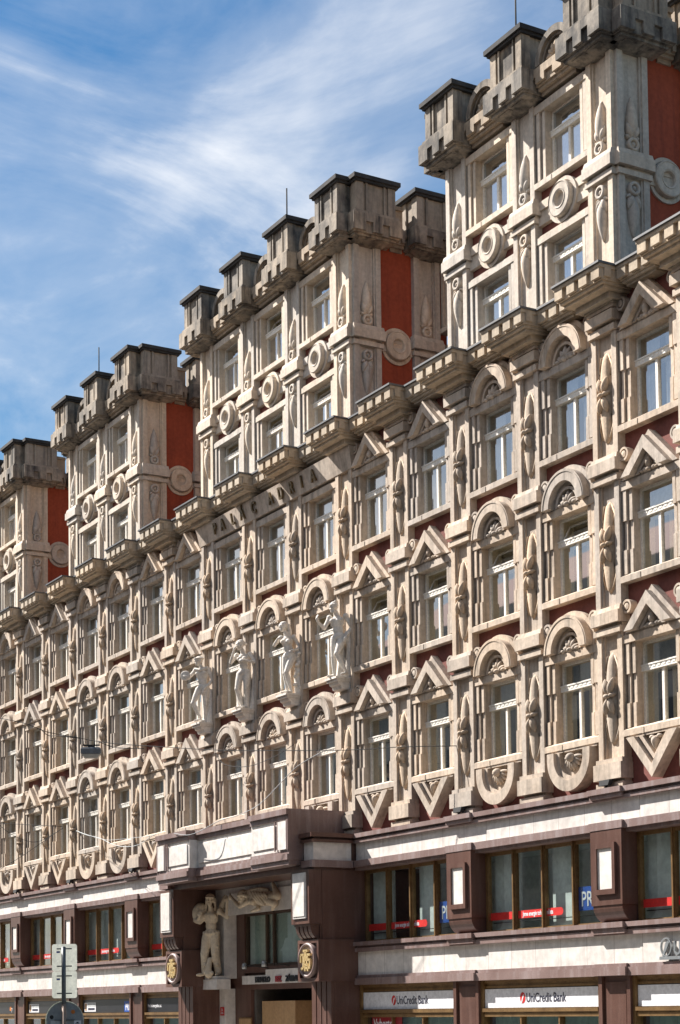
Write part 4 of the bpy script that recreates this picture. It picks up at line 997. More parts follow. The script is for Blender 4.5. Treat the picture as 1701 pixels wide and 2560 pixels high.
def statue(n, bd, label, rz, dx=0.0):
    o = put('statue', bd.finish('statue', 'statue', 0.013), None, (X(n)+dx, -0.22, ZF), rz); o.scale = (1.09, 1.09, 1.0); tag(o, label, 'statue', GRP_ST)
    b = MB(); b.box(-0.32, 0.32, -0.50, 0.12, 0.29, 0.35); b.box(-0.29, 0.29, -0.45, 0.12, 0.22, 0.29)
    prof = [(0.12, 0.0), (0.12, 0.22), (-0.40, 0.22), (-0.37, 0.14), (-0.30, 0.11), (-0.27, 0.02), (-0.14, 0.0)]
    k = len(prof); vs = [(-0.26, y, z) for y, z in prof]+[(0.26, y, z) for y, z in prof]
    b.add(vs, [list(range(k)), list(range(2*k-1, k-1, -1))]+[(i, k+i, k+(i+1) % k, (i+1) % k) for i in range(k)])
    put('corbel', P('corbel', b, 'statue'), palace, (X(n), -0.0, ZF-0.36))
RS = math.radians(38)
# bearded man, one hand raised, cloth over the hip
b = Body(); b.torso((0.02, 0, 1.17), (-0.02, 0.0, 1.60), (-0.05, -0.03, 1.90)); b.head((-0.09, -0.06, 2.06), -0.55, 0.05, 'short', True)
b.arm((-0.24, 0.0, 1.76), (-0.36, -0.10, 1.44), (-0.46, -0.30, 1.62)); b.hand((-0.46, -0.30, 1.62), (-0.1, -0.2, 0.9), (-0.5, -0.6, 0))
b.arm((0.22, 0.0, 1.77), (0.36, 0.06, 1.44), (0.28, -0.12, 1.17)); b.hand((0.28, -0.12, 1.17), (-0.25, -0.4, -0.8), (0.4, -0.8, 0))
b.leg((-0.10, 0, 1.12), (-0.13, -0.04, 0.62), (-0.13, 0.02, 0.10), (-0.22, -0.22, 0.035)); b.leg((0.12, 0, 1.12), (0.04, -0.22, 0.66), (0.24, -0.10, 0.14), (0.22, -0.34, 0.04))
b.chain([(0.26, 0.02, 1.26), (0.30, 0.08, 0.9), (0.26, 0.12, 0.4), (0.24, 0.12, 0.03)], 0.09, 0.13); b.chain([(-0.2, 0.08, 1.2), (0.05, 0.14, 1.24), (0.28, 0.02, 1.22)], 0.05, 0.07)
b.chain([(0.0, 0.16, 1.1), (0.03, 0.2, 0.5), (0.02, 0.18, 0.03)], 0.12, 0.16)
statue(4, b, 'white statue of a bearded man raising one hand, the rightmost corbel figure', RS)
# woman, hand at her breast, rough trunk behind
b = Body(); b.torso((0.03, 0, 1.17), (-0.04, -0.0, 1.60), (-0.08, -0.03, 1.89), 0.96, True); b.head((-0.13, -0.06, 2.05), -0.5, 0.08, 'long')
b.arm((-0.22, 0.0, 1.74), (-0.38, -0.12, 1.50), (-0.22, -0.22, 1.68), 0.88); b.hand((-0.22, -0.22, 1.68), (0.5, -0.1, 0.1), (0, -1, 0), 0.9)
b.arm((0.16, 0.02, 1.74), (0.30, 0.10, 1.42), (0.24, -0.12, 1.30), 0.88); b.hand((0.24, -0.12, 1.30), (-0.6, -0.5, 0.0), (0, -0.5, 1), 0.9)
b.leg((-0.08, 0, 1.12), (-0.10, -0.05, 0.63), (-0.04, 0.0, 0.11), (-0.12, -0.23, 0.035), 0.96); b.leg((0.12, 0, 1.12), (-0.01, -0.16, 0.64), (0.08, -0.04, 0.11), (0.05, -0.28, 0.035), 0.96)
b.chain([(0.25, 0.08, 1.32), (0.29, 0.12, 0.95), (0.25, 0.1, 0.5), (0.28, 0.1, 0.03)], 0.10, 0.14)
for i in range(14): b.ell((0.27+0.07*math.sin(i*2.1), 0.03+0.06*math.cos(i*1.7), 0.1+i*0.085), (0.075, 0.075, 0.06))
statue(5, b, 'white statue of a nude woman leaning by a rough trunk, head turned to her hand', RS)
# woman, fist at her chin, arm crossed over
b = Body(); b.torso((0.02, 0, 1.17), (0.0, 0.0, 1.60), (-0.02, -0.04, 1.89), 0.98, True); b.head((-0.06, -0.09, 2.04), -0.75, 0.16, 'bun')
b.arm((-0.21, 0.0, 1.74), (-0.33, -0.16, 1.48), (-0.17, -0.28, 1.84), 0.92); b.hand((-0.17, -0.28, 1.84), (0.2, 0.1, 0.8), (-0.7, -0.4, 0), 0.95)
b.arm((0.21, 0.0, 1.74), (0.40, -0.02, 1.46), (0.13, -0.22, 1.52), 0.92); b.hand((0.13, -0.22, 1.52), (-0.8, -0.1, 0.1), (0, -1, 0.2), 0.95)
b.leg((-0.10, 0, 1.12), (-0.16, -0.12, 0.64), (-0.06, 0.0, 0.12), (-0.16, -0.22, 0.035), 0.98); b.leg((0.11, 0, 1.12), (0.10, -0.06, 0.63), (0.10, 0.02, 0.11), (0.06, -0.24, 0.035), 0.98)
b.chain([(0.24, 0.1, 1.75), (0.33, 0.12, 1.3), (0.30, 0.14, 0.7), (0.27, 0.10, 0.03)], 0.07, 0.12); b.chain([(-0.16, 0.14, 1.1), (-0.22, 0.12, 0.6), (-0.12, 0.12, 0.03)], 0.06, 0.11); b.chain([(0.05, 0.16, 1.1), (0.05, 0.18, 0.5), (0.05, 0.16, 0.03)], 0.12, 0.15)
statue(6, b, 'white statue of a woman with one hand at her chin and an arm across', RS)
# young man with wreath, disc in one hand
b = Body(); b.torso((0.03, 0, 1.17), (0.0, 0.0, 1.60), (-0.03, -0.03, 1.90)); b.head((-0.08, -0.07, 2.06), -0.7, 0.05, 'wreath')
b.arm((-0.23, 0.0, 1.76), (-0.42, -0.10, 1.52), (-0.30, -0.28, 1.48)); b.hand((-0.30, -0.28, 1.48), (-0.4, -0.3, 0.3), (0, -1, 0.4)); b.p.lathe_y([(0.001, -0.03), (0.15, -0.03), (0.17, 0.0), (0.15, 0.03), (0.001, 0.03)], -0.42, 1.56, 18)
b.p.v[-90:] = [(x, y-0.30, z) for x, y, z in b.p.v[-90:]]
b.arm((0.23, 0.0, 1.76), (0.33, 0.04, 1.40), (0.12, -0.16, 1.08)); b.hand((0.12, -0.16, 1.08), (-0.2, -0.1, -0.9), (0.2, -1, 0)); b.chain([(-0.2, -0.08, 1.80), (0.0, -0.14, 1.74), (0.2, -0.08, 1.82)], 0.05, 0.05)
b.leg((-0.11, 0, 1.12), (-0.25, -0.14, 0.66), (-0.06, -0.02, 0.16), (-0.14, -0.26, 0.05)); b.leg((0.12, 0, 1.12), (0.12, -0.04, 0.62), (0.06, 0.04, 0.11), (0.04, -0.22, 0.035))
b.chain([(0.24, 0.1, 1.05), (0.25, 0.12, 0.5), (0.22, 0.1, 0.03)], 0.09, 0.14); b.chain([(0.0, 0.16, 1.1), (0.05, 0.18, 0.5), (0.08, 0.16, 0.03)], 0.10, 0.14)
statue(7, b, 'white statue of a wreathed young man holding a disc, the leftmost corbel figure', RS)
# giant porter under the balcony
b = Body(); k = 1.06
b.torso((0.0, 0, 1.17), (0.0, 0.0, 1.60), (-0.01, -0.03, 1.90), 1.05); b.head((-0.01, -0.06, 2.07), 0.1, -0.05, 'cap', False, 1.05)
b.arm((-0.25, 0.02, 1.76), (-0.42, -0.02, 1.50), (-0.28, -0.18, 1.60), k); b.hand((-0.28, -0.18, 1.60), (0.3, -0.2, 0.7), (0.2, -1, 0), k)
b.arm((0.26, 0.0, 1.77), (0.50, -0.08, 1.60), (0.53, -0.14, 1.97), k*1.05); b.hand((0.53, -0.14, 1.97), (0.05, 0.0, 1), (0, -1, 0), k*1.25)
b.ell((-0.42, 0.10, 1.72), (0.22, 0.19, 0.27)); b.ell((-0.33, 0.06, 1.88), (0.16, 0.15, 0.15)); b.ell((-0.26, -0.06, 1.62), (0.10, 0.10, 0.16)); b.chain([(-0.44, 0.0, 1.55), (-0.30, -0.08, 1.5)], 0.09, 0.08)
b.chain([(0.30, 0.1, 1.92), (0.38, 0.12, 2.12), (0.44, 0.14, 2.24)], 0.10, 0.07)
b.leg((-0.11, 0, 1.12), (-0.18, -0.08, 0.62), (-0.20, 0.0, 0.11), (-0.34, -0.20, 0.04), 1.15); b.leg((0.11, 0, 1.12), (0.14, -0.10, 0.62), (0.18, 0.0, 0.11), (0.24, -0.26, 0.04), 1.15)
for q, t in ((-0.18, -0.20), (0.14, 0.19)):            # loose trousers and belt
    b.cap((q*0.7, 0.0, 1.05), (q, -0.05, 0.6), 0.145, 0.115); b.cap((q, -0.05, 0.6), (t, 0.02, 0.14), 0.115, 0.10)
    for i in range(5): b.ell((q+0.05*math.sin(i*2), -0.10, 0.95-i*0.16), (0.07, 0.04, 0.05))
for i in range(14):
    a = i*math.pi/7; b.ell((0.20*math.cos(a), 0.15*math.sin(a), 1.20+0.03*math.sin(a)), (0.05, 0.04, 0.045))
b.chain([(0.0, -0.12, 0.45), (-0.02, -0.18, 0.2), (0.0, -0.2, 0.05)], 0.07, 0.11); b.chain([(-0.1, -0.2, 0.1), (0.1, -0.22, 0.09)], 0.06, 0.06)
o = put('porter_statue', b.finish('porter_statue', 'statue_tan', 0.014), None, (-20.06, -0.42, 4.0), math.radians(42)); o.scale = (1.18, 1.18, 1.18)
tag(o, 'tan stone giant of a porter with a sack on his shoulder, standing under the balcony', 'statue')
# flying woman on the marble lintel
b = Body()
b.head((-0.95, -0.20, 0.02), -1.15, 0.55, 'bun', False, 1.35)
b.cap((-0.78, -0.10, -0.02), (-0.60, -0.10, -0.02), 0.085, 0.11); b.ell((-0.40, -0.08, -0.04), (0.33, 0.17, 0.22)); b.ell((0.05, -0.06, -0.08), (0.36, 0.15, 0.20)); b.ell((0.42, -0.04, -0.08), (0.34, 0.16, 0.22)); b.ell((-0.48, -0.2, -0.12), (0.11, 0.1, 0.1)); b.ell((-0.30, -0.2, -0.14), (0.1, 0.1, 0.1))
b.arm((-0.58, -0.16, -0.10), (-1.12, -0.22, -0.24), (-1.62, -0.22, 0.05), 1.25); b.hand((-1.62, -0.22, 0.05), (-0.9, 0, 0.35), (0, -1, 0), 1.5)
b.arm((-0.40, 0.0, -0.16), (-0.10, -0.12, -0.36), (-0.42, -0.2, -0.42), 1.1)
b.cap((0.55, -0.04, -0.08), (0.98, -0.08, -0.04), 0.17, 0.13); b.cap((0.98, -0.08, -0.04), (0.72, -0.06, 0.30), 0.12, 0.06); b.cap((0.72, -0.06, 0.30), (0.60, -0.06, 0.42), 0.06, 0.03)
b.cap((0.55, -0.1, -0.16), (0.92, -0.14, -0.26), 0.15, 0.11); b.cap((0.92, -0.14, -0.26), (0.70, -0.1, -0.42), 0.10, 0.05)
for i in range(7):                                      # streaming hair and folds of cloth
    z = 0.10-0.03*i; b.chain([(-0.88+0.03*i, -0.12-0.02*i, 0.18-0.02*i), (-0.45, -0.14, 0.22-0.045*i), (0.0+0.08*i, -0.12, 0.24-0.06*i), (0.4, -0.08, 0.17-0.05*i)], 0.055, 0.035)
for i in range(6): b.chain([(-0.50+0.17*i, -0.17, 0.16-0.02*i), (-0.25+0.16*i, -0.22, 0.0), (0.10+0.13*i, -0.17, -0.22-0.03*(i % 3))], 0.045, 0.03)
for i in range(4): b.chain([(0.1+0.2*i, -0.14, -0.2), (0.35+0.18*i, -0.16, -0.10), (0.55+0.14*i, -0.10, 0.10-0.04*i)], 0.04, 0.03)
o = put('flying_figure', b.finish('flying_figure', 'statue_tan', 0.016), None, (-17.0, -0.10, 6.40)); o.scale = (1.08, 1.0, 1.05)
tag(o, 'tan stone relief of a flying woman reaching out, on the lintel under the balcony', 'statue')

# ---------------------------------------------------------------- signs, stickers and cards on the ground floor
def tree_mesh(objs): pass
def logo_disc(parent, x, z, r, y, mats=('sign_red', 'sign_white')):
    b = MB(); b.prism([(x+r*0.82*math.cos(t*math.pi/16), z+r*math.sin(t*math.pi/16)) for t in range(32)], y-0.004, y); put('emblem', P('emblem', b, mats[0]), parent)
    b = MB(); b.prism([(x-0.55*r, z-0.95*r), (x-0.28*r, z-0.98*r), (x+0.52*r, z+0.62*r), (x+0.02*r, z+0.42*r)], y-0.008, y-0.0045); put('slash', P('slash', b, mats[1]), parent)
SIGN_LAB = {1: 'white UniCredit Bank shop sign between the two granite pilasters at the bottom right', 3: 'white UniCredit Bank shop sign right beside the portal, half in its shade', -1: 'white shop sign cut by the right edge of the photo'}
for n, (xl, xr) in zip((-1, 1, 3), MZ_OPEN[:3]):
    s_ = empty('shop_sign', ((xl+xr)/2, 0.07, 2.88)); tag(s_, SIGN_LAB[n], 'sign')
    w_ = (xr-xl)/2-0.11
    b = MB(); b.box(-w_, w_, 0, 0.06, 0.0, 0.47); put('sign_panel', P('sign_panel', b, 'sign_white'), s_)
    cx = X(n)+0.2-(xl+xr)/2
    logo_disc(s_, cx-0.90, 0.24, 0.135, -0.001)
    put('sign_text', text_mesh('UniCredit Bank', 0.315, 0.002, 'ink', 0.80, 0.003), s_, (cx-0.76, -0.004, 0.135))
# steel letters on the marble band at the right edge
s_ = empty('steel_lettering', (1.9, -0.11, 3.92)); tag(s_, 'brushed steel UniCredit letters standing on the marble band at the right edge', 'sign')
b = MB(); n_ = 26
b.strip([(0.0+0.185*math.cos(2*math.pi*i/n_), 0.235+0.205*math.sin(2*math.pi*i/n_)) for i in range(n_)], [(0.0+0.16*math.cos(2*math.pi*i/n_), 0.235+0.18*math.sin(2*math.pi*i/n_)) for i in range(n_)], -0.03, 0.02, 0, True)
b.prism([(-0.13, 0.04), (-0.09, 0.02), (0.11, 0.34), (0.06, 0.37), (-0.01, 0.33)], -0.025, 0.015); put('emblem', P('emblem', b, 'steel'), s_)
for ch, dx in zip('UniCredit', (0.24, 0.50, 0.70, 0.80, 1.06, 1.20, 1.40, 1.62, 1.72)): put('letter', text_mesh(ch, 0.42, 0.025, 'steel', 0.85, 0.008), s_, (dx, 0, 0.06))
b = MB(); b.box(-0.2, 2.0, -0.04, 0.02, -0.04, 0.03); put('rail', P('rail', b, 'steel'), s_)
# red banners with white writing stuck on the mezzanine windows
BAN_WHERE = ['cut by the right edge of the photo', 'in the large window between the two right hand granite pilasters', 'in the window right beside the portal', 'in the narrow window left of the portal', 'in the first four light window left of the portal', 'in the second four light window left of the portal', 'in the window at the left edge of the photo']
for (xl, xr), wh in zip(MZ_OPEN, BAN_WHERE):
    s_ = empty('window_banner', (xl, 0.283, 5.08)); tag(s_, 'red banner reading Jsme energie '+wh, 'banner', 'red banners on the mezzanine windows')
    q = (xr-xl)/4
    b = MB(); b.box(0.11, q-0.07, -0.003, 0.0, 0.0, 0.19); put('strip', P('strip', b, 'sign_red'), s_)
    x0, x1 = q+0.09, min(2.58*q, 3.4)
    b = MB(); b.prism([(x0, 0), (x1-0.09, 0)]+[(x1-0.09+0.095*math.sin(t*math.pi/8), 0.095-0.095*math.cos(t*math.pi/8)) for t in range(1, 8)]+[(x1-0.09, 0.19), (x0, 0.19)], -0.003, 0.0); put('strip', P('strip', b, 'sign_red'), s_)
    put('banner_text', text_mesh('Jsme energie tohoto města', 0.155, 0.001, 'sign_white', 0.90*(x1-x0-0.3)/1.9, 0.004), s_, (x0+0.2, -0.0055, 0.05))
# blue signs that peep out behind the pilasters
for n, lab in ((0, 'blue PRE sign in the window, half hidden by the right granite pilaster'), (2, 'blue PRE sign in the window, half hidden by the pilaster next to the portal shade')):
    s_ = empty('blue_sign', (X(n)-1.70, 0.30, 5.14)); tag(s_, lab, 'sign', 'blue signs in the mezzanine windows')
    b = MB(); b.box(0, 1.05, 0, 0.03, 0, 0.56); put('sign_panel', P('sign_panel', b, 'sign_blue'), s_)
    put('sign_text', text_mesh('PRE', 0.50, 0.003, 'sign_white', 0.82, 0.004), s_, (0.09, -0.005, 0.10))
# red poster in the shop window next to the portal
s_ = empty('window_poster', (-11.10, 0.142, 1.6)); tag(s_, 'red Vyberte poster in the shop window right of the portal', 'poster')
b = MB(); b.box(0.12, 1.70, -0.003, 0, 0, 1.09); put('poster_sheet', P('poster_sheet', b, 'sign_dkred'), s_)
put('poster_text', text_mesh('Vyberte', 0.36, 0.001, 'sign_white', 0.86, 0.004), s_, (0.2, -0.0055, 0.77))
# left shops: black fascia glass with cards
def fascia(i, lab):
    xl, xr = MZ_OPEN[i]; s_ = empty('shop_sign', ((xl+xr)/2, 0.07, 2.88)); tag(s_, lab, 'sign'); w_ = (xr-xl)/2-0.11
    b = MB(); b.box(-w_, w_, 0, 0.06, 0, 0.48); put('sign_panel', P('sign_panel', b, 'fascia_black'), s_); return s_, (xl+xr)/2
s_, cx = fascia(3, 'black shop fascia with small white writing just left of the portal')
put('sign_text', text_mesh('Pražská energetika, a.s.', 0.16, 0.002, 'sign_white', 0.78, 0.002), s_, (-26.20-cx, -0.004, 0.17))
s_, cx = fascia(4, 'black shop fascia with a blue PRE badge at its right end')
b = MB(); b.box(-28.30-cx, -27.35-cx, -0.008, -0.0005, 0.02, 0.40); put('badge', P('badge', b, 'sign_blue'), s_); put('sign_text', text_mesh('PRE', 0.34, 0.002, 'sign_white', 0.80, 0.006), s_, (-28.20-cx, -0.011, 0.08))
s_, cx = fascia(5, 'plain black shop fascia behind the round traffic sign')
s_, cx = fascia(6, 'black shop fascia with a curved grey line at the left edge')
b = MB(); b.tube([(-1.9, -0.004, 0.10), (-1.2, -0.004, 0.13), (-0.4, -0.004, 0.28), (0.2, -0.004, 0.40)], 0.018, 5); put('line', P('line', b, 'blind'), s_)
b = MB(); b.box(-40.50-cx, -40.32-cx, -0.006, -0.0005, 0.12, 0.30); put('badge', P('badge', b, 'orange'), s_)
put('sign_text', text_mesh('7', 0.26, 0.002, 'sign_white', 0.9, 0.004), s_, (-40.30-cx, -0.006, 0.05))
for x_, lab in ((-32.40, 'small card with orange and white fields on the fascia right of the round sign'), (-38.42, 'small card with orange and white fields on the fascia left of the round sign')):
    s_ = empty('card', (x_+0.28, 0.064, 2.92)); tag(s_, lab, 'card')
    b = MB(); b.box(0, 1.12, -0.004, 0.0, 0, 0.34); put('card_sheet', P('card_sheet', b, 'sign_white'), s_)
    b = MB(); b.box(0.05, 0.22, -0.008, -0.0045, 0.04, 0.31); put('picture', P('picture', b, 'wood'), s_)
    b = MB(); b.box(0.30, 1.08, -0.008, -0.0045, 0.19, 0.32); put('field', P('field', b, 'blind'), s_)
    b = MB(); b.box(0.36, 1.0, -0.008, -0.0045, 0.06, 0.14); put('field', P('field', b, 'ink'), s_)
# theatre sign over the entrance
s_ = empty('theatre_sign', (-19.30, 0.325, 3.70)); tag(s_, 'white marble sign with black and red DIVADLO BEZ letters over the entrance', 'sign')
b = MB(); b.box(0.0, 1.62, -0.03, 0.18, 0.02, 0.29); b.box(1.62, 6.6, -0.03, 0.18, 0.02, 0.46); put('sign_panel', P('sign_panel', b, 'marble_plain'), s_)
for tx, mt, dx in (('DIVADLO', 'fascia_black', 0.95), ('BEZ', 'sign_dkred', 2.30), ('ZÁBRADLÍ', 'fascia_black', 2.98)): put('sign_text', text_mesh(tx, 0.235, 0.015, mt, 0.98, 0.012), s_, (dx, -0.047, 0.075))
# house number plate, brass plaque
s_ = empty('house_number', (-20.23, 0.035, 2.74)); tag(s_, 'small red house number plate on the white strip beside the entrance', 'house number')
b = MB(); b.box(-0.14, 0.14, -0.004, 0.012, 0, 0.27); put('plate', P('plate', b, 'sign_red'), s_); put('number', text_mesh('36', 0.12, 0.001, 'sign_white', 1, 0.002, 'CENTER'), s_, (0, -0.006, 0.14)); b = MB(); b.box(-0.09, 0.09, -0.008, -0.0045, 0.05, 0.07); b.box(-0.07, 0.07, -0.008, -0.0045, 0.09, 0.105); put('line', P('line', b, 'sign_white'), s_)
s_ = empty('plaque', (-19.30, 0.40, 2.2)); tag(s_, 'brass plaque on the granite wall beside the entrance', 'plaque')
b = MB(); b.box(-0.45, 0.45, -0.012, 0.015, 0, 0.47); put('plate', P('plate', b, 'brass'), s_); b = MB(); b.box(-0.41, 0.41, -0.016, -0.0125, 0.04, 0.43); put('face', P('face', b, 'wood'), s_)
# chrome spotlights over the theatre sign
for x_, z_, lab in ((-18.65, 4.30, 'left one of the two chrome spotlights over the theatre sign'), (-17.30, 4.34, 'right one of the two chrome spotlights over the theatre sign')):
    s_ = empty('spotlight', (x_, 0.05, z_)); tag(s_, lab, 'spotlight', 'chrome spotlights over the entrance')
    b = MB(); b.lathe_z([(0.001, 0.10), (0.06, 0.085), (0.085, 0.0), (0.08, -0.10), (0.001, -0.10)], 0, 0, 14); put('head', P('head', b, 'steel'), s_)
    b = MB(); b.tube([(0.06, 0.02, 0.02), (0.5, 0.16, -0.02), (1.1, 0.32, -0.10)], 0.014, 5); put('arm', P('arm', b, 'black'), s_)
# small floodlights on the granite cornice
for n, lab in ((0, 'small black floodlight on the cornice below the rightmost round apron'), (2, 'small black floodlight on the cornice below the second pilaster block from the portal'), (9, 'small black floodlight on the cornice just left of the balcony'), (11, 'small black floodlight on the cornice, second one left of the balcony'), (13, 'small black floodlight on the cornice near the left edge of the photo')):
    s_ = empty('floodlight', (X(n)+0.02, -0.19, 7.825)); tag(s_, lab, 'floodlight', 'black floodlights on the granite cornice')
    b = MB(); b.taper((-0.16, 0.16, -0.08, 0.04, 0.06), (-0.19, 0.19, -0.05, 0.07, 0.19)); put('housing', P('housing', b, 'black'), s_)
    b = MB(); b.box(-0.03, 0.03, -0.03, 0.03, 0.0, 0.06); put('foot', P('foot', b, 'black'), s_)
# ---------------------------------------------------------------- street lamp on its wires
RL = math.radians(60)
s_ = empty('hanging_street_lamp', (-18.90, -5.0, 10.62), RL); tag(s_, 'grey box street lamp hanging from a wire across the facade', 'street lamp')
b = MB(); b.taper((-0.27, 0.27, -0.12, 0.12, 0.13), (-0.30, 0.30, -0.14, 0.14, 0.16)); b.box(-0.305, 0.305, -0.145, 0.145, 0.16, 0.30); b.taper((-0.305, 0.305, -0.145, 0.145, 0.30), (-0.26, 0.26, -0.11, 0.11, 0.35)); put('housing', P('housing', b, 'grey_metal'), s_)
b = MB(); b.taper((-0.20, 0.20, -0.08, 0.08, 0.02), (-0.27, 0.27, -0.12, 0.12, 0.13)); put('diffuser', P('diffuser', b, 'lamp_glass'), s_)
b = MB(); b.box(-0.09, 0.09, -0.05, 0.05, 0.35, 0.40); b.box(-0.26, 0.26, -0.02, 0.02, 0.40, 0.44)
for x_ in (-0.24, -0.1, 0.1, 0.24): b.tube([(x_, 0, 0.42), (x_, 0, 0.56)], 0.016, 5)
put('clamp', P('clamp', b, 'black'), s_)
def smooth(pts, k=4):
    pts = [Vector(p) for p in pts]; out = []
    for i in range(len(pts)-1):
        p0, p1, p2, p3 = pts[max(i-1, 0)], pts[i], pts[i+1], pts[min(i+2, len(pts)-1)]
        for j in range(k):
            t = j/k; out.append(0.5*((2*p1)+(p2-p0)*t+(2*p0-5*p1+4*p2-p3)*t*t+(3*p1-p0-3*p2+p3)*t**3))
    return out+[pts[-1]]
def cable(pts, r, mt, label, extra=()):
    b = MB(); b.tube(smooth(pts), r, 5); o = put('cable', P('cable', b, mt)); tag(o, label, 'cable', 'thin cables strung before the facade')
    return o
cable([(-21.18, -7.5, 12.1), (-19.89, -6.8, 11.74), (-19.43, -6.2, 11.44), (-19.08, -5.3, 11.27), (-18.85, -5.0, 11.18), (-17.86, -4.5, 10.97), (-15.92, -3.8, 10.66), (-13.62, -3.1, 10.31), (-10.46, -2.1, 9.95), (-8.88, -1.4, 9.81), (-7.66, -0.9, 9.75), (-6.33, 0.0, 9.66)], 0.011, 'black', 'black main cable that carries the hanging street lamp')
cable([(-19.85, -6.3, 11.62), (-19.96, -6.0, 11.43), (-19.46, -5.8, 11.35), (-19.08, -5.3, 11.26)], 0.012, 'black', 'short slack black cable left of the hanging lamp')
cable([(-18.62, -4.9, 11.13), (-18.32, -4.7, 10.98), (-17.86, -4.5, 10.85), (-16.98, -4.1, 10.74)], 0.012, 'black', 'short slack black cable right of the hanging lamp')
cable([(-38.73, -1.5, 10.7), (-37.83, -1.3, 10.62), (-33.98, -0.1, 10.17)], 0.011, 'black', 'thin straight dark cable at the left edge below the lamp')
cable([(-34.0, -0.1, 10.1), (-34.05, -1.0, 9.46), (-33.99, -2.0, 8.8), (-34.34, -3.0, 8.18)], 0.010, 'black', 'thin dark cable running down to the left edge')
cable([(-36.78, -2.0, 10.7), (-36.02, -1.6, 10.09), (-35.57, -1.1, 9.75), (-35.12, -0.6, 9.68), (-33.9, -0.1, 10.1)], 0.010, 'black', 'thin dark cable sagging in a loop at the left edge')
cable([(-32.8, 0.0, 9.91), (-30.3, -0.6, 9.5), (-27.97, -1.0, 9.15), (-25.73, -1.4, 8.7), (-23.81, -1.7, 8.46), (-22.57, -1.8, 8.44), (-21.37, -1.9, 8.6), (-20.94, -1.95, 8.62)], 0.010, 'blind', 'pale grey cable sagging towards the left end of the balcony')
cable([(-32.8, 0.0, 9.91), (-28.02, -0.9, 9.12), (-25.43, -1.3, 8.87), (-21.12, -1.9, 8.6)], 0.007, 'blind', 'pale thin cable running flat to the balcony')
cable([(-19.41, -2.0, 8.50), (-18.48, -2.0, 8.36), (-17.65, -1.97, 8.40), (-16.77, -1.7, 8.66), (-16.01, -1.4, 8.78), (-15.47, -1.0, 9.06), (-14.93, -0.6, 9.63), (-14.35, -0.3, 10.11), (-13.33, -0.02, 10.43)], 0.012, 'grey_metal', 'grey cable rising from the balcony to the facade')
cable([(-20.31, -0.1, 11.31), (-19.29, -0.3, 10.79), (-17.61, -0.3, 10.5), (-15.74, -0.3, 10.59), (-14.96, -0.1, 10.85)], 0.010, 'black', 'thin dark cable sagging below the corbel statues')
# ---------------------------------------------------------------- traffic sign seen from behind
s_ = empty('traffic_sign', (-0.86, -12.92, 0.0), math.radians(52)); tag(s_, 'traffic sign pole seen from behind with two square plates over a round plate', 'traffic sign')
b = MB(); b.tube([(0, 0, 0), (0, 0, 3.05)], 0.038, 10); put('pole', P('pole', b, 'rust'), s_, label='rusty pale lower pole')
b = MB(); b.tube([(0, 0, 3.05), (0, 0, 4.15)], 0.044, 10); b.ball((0, 0, 4.15), (0.044, 0.044, 0.02)); put('pole', P('pole', b, 'pole'), s_, label='dark grey upper pole')
def rounded(w_, h, r):
    pts = []
    for cx, cz, a in ((w_-r, h-r, 0), (-w_+r, h-r, 90), (-w_+r, -h+r, 180), (w_-r, -h+r, 270)):
        for i in range(6): t = math.radians(a+i*18); pts.append((cx+r*math.cos(t), cz+r*math.sin(t)))
    return pts
for zc in (3.955, 3.425):
    b = MB(); pts = rounded(0.252, 0.262, 0.045); b.add([(x, 0.05, z) for x, z in pts], [list(range(len(pts)))]); pl = put('square_plate', P('square_plate', b, 'plate'), s_, (0, 0, zc))
    for dz in (0.17, -0.17):
        b = MB(); b.box(-0.15, 0.15, 0.03, 0.0495, dz-0.012, dz+0.012); put('bracket', P('bracket', b, 'grey_metal'), pl)
    b = MB(); b.box(-0.16, -0.09, 0.047, 0.0495, 0.09, 0.125); put('sticker', P('sticker', b, 'sign_blue'), pl)
b = MB(); b.prism([(0.385*math.cos(t*math.pi/24), 0.385*math.sin(t*math.pi/24)) for t in range(48)], 0.05, 0.062); pl = put('round_plate', P('round_plate', b, 'disc_back'), s_, (0, 0, 2.725))
b = MB(); b.strip([(0.385*math.cos(t*math.pi/24), 0.385*math.sin(t*math.pi/24)) for t in range(48)], [(0.372*math.cos(t*math.pi/24), 0.372*math.sin(t*math.pi/24)) for t in range(48)], 0.038, 0.05, 0, True); put('rim', P('rim', b, 'plate'), pl)
b = MB(); b.box(-0.2, 0.2, 0.03, 0.0495, -0.0, 0.022); put('bracket', P('bracket', b, 'grey_metal'), pl)
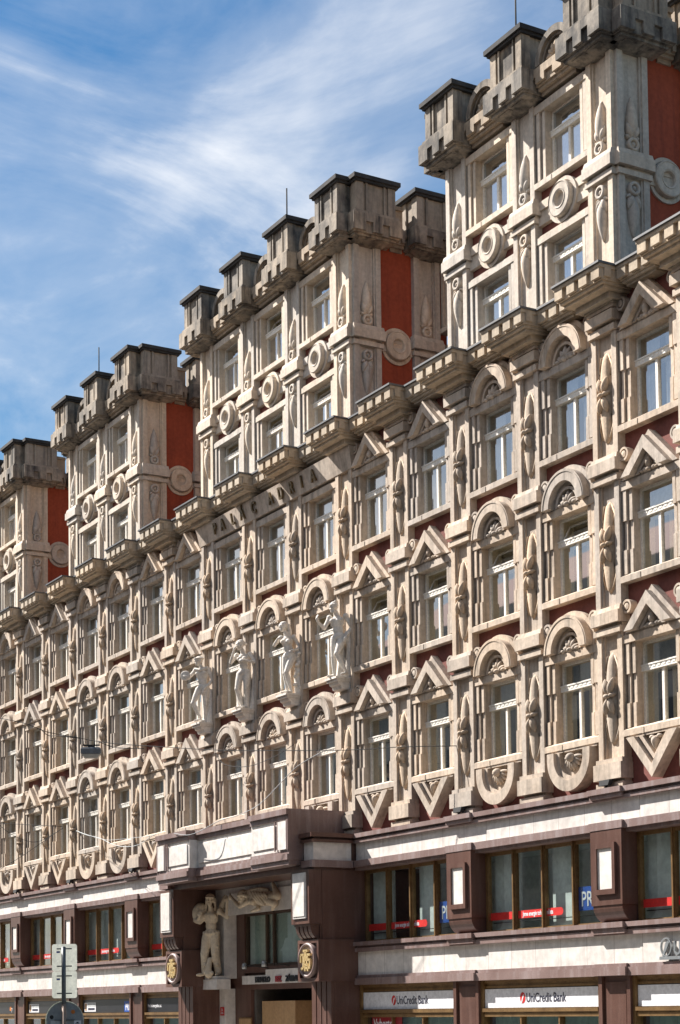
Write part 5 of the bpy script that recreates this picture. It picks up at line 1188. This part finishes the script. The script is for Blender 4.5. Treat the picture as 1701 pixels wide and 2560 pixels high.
for q, mt, lab in (((-0.30, -0.22, 0.03, 0.11), 'fascia_black', 'round black sticker'), ((-0.28, -0.10, -0.16, 0.0), 'blind', 'torn pale sticker'), ((0.19, 0.33, -0.16, 0.0), 'sign_white', 'white sticker with a dark hat'), ((0.13, 0.21, 0.13, 0.21), 'orange', 'orange sticker')):
    b = MB(); cx, cz, rx, rz = (q[0]+q[1])/2, (q[2]+q[3])/2, (q[1]-q[0])/2, (q[3]-q[2])/2
    if mt in ('fascia_black', 'orange'): b.prism([(cx+rx*math.cos(t*math.pi/8), cz+rz*math.sin(t*math.pi/8)) for t in range(16)], 0.0465, 0.0495)
    else: b.box(q[0], q[1], 0.0465, 0.0495, q[2], q[3])
    st = put('sticker', P('sticker', b, mt), pl, label=lab)
    if mt == 'sign_white': b = MB(); b.box(cx-0.04, cx+0.04, 0.044, 0.0464, cz+0.02, cz+0.03); b.box(cx-0.022, cx+0.022, 0.044, 0.0464, cz+0.031, cz+0.055); b.prism([(cx-0.03, cz-0.06), (cx+0.03, cz-0.06), (cx+0.015, cz+0.0), (cx-0.015, cz+0.0)], 0.044, 0.0464); put('print', P('print', b, 'ink'), st)
# ---------------------------------------------------------------- houses across the street: seen only mirrored in the windows
for x0, x1, h, mt, lab in ((-112, -64, 23.0, 'facade_grey', 'grey rendered corner house across the street, far end'), (-63.5, -14, 25.0, 'facade_grey', 'tall grey house across the street, facing the portal'), (-13.5, 26, 22.5, 'facade_grey', 'lower grey house across the street beside the camera'), (26.5, 70, 24.0, 'facade_grey', 'grey house across the street behind the camera')):
    s_ = empty('town_house', ((x0+x1)/2, -31, 0)); tag(s_, lab, 'building', 'houses across the street')
    hw = (x1-x0)/2
    b = MB(); b.box(-hw, hw, -12, 0, 0, h); b.box(-hw, hw, 0, 0.5, h-0.6, h); b.box(-hw, hw, 0, 0.3, 4.6, 5.0); put('wall', P('wall', b, mt), s_)
    b = MB(); b.prism([(-hw, 0), (hw, 0), (hw, 1), (-hw, 1)], 0, 1); b.v, b.f, b.m, b.sm = [], [], [], []
    b.add([(-hw, 0.5, h+0.01), (hw, 0.5, h+0.01), (hw, -12, h+0.01), (-hw, -12, h+0.01), (-hw, -6, h+4), (hw, -6, h+4)], [(0, 1, 5, 4), (2, 3, 4, 5), (1, 2, 5), (3, 0, 4), (0, 3, 2, 1)]); put('roof', P('roof', b, 'roof_tile'), s_)
    me = None; cols = int((x1-x0)/3.6)
    for f in range(5):
        for c in range(cols):
            if me is None: b = MB(); b.box(-0.6, 0.6, 0.0, 0.06, 0, 2.0); me = P('window', b, 'fascia_black')
            put('window', me, s_, (-hw+1.8+c*(x1-x0)/cols, 0.0, 6.0+f*3.3))
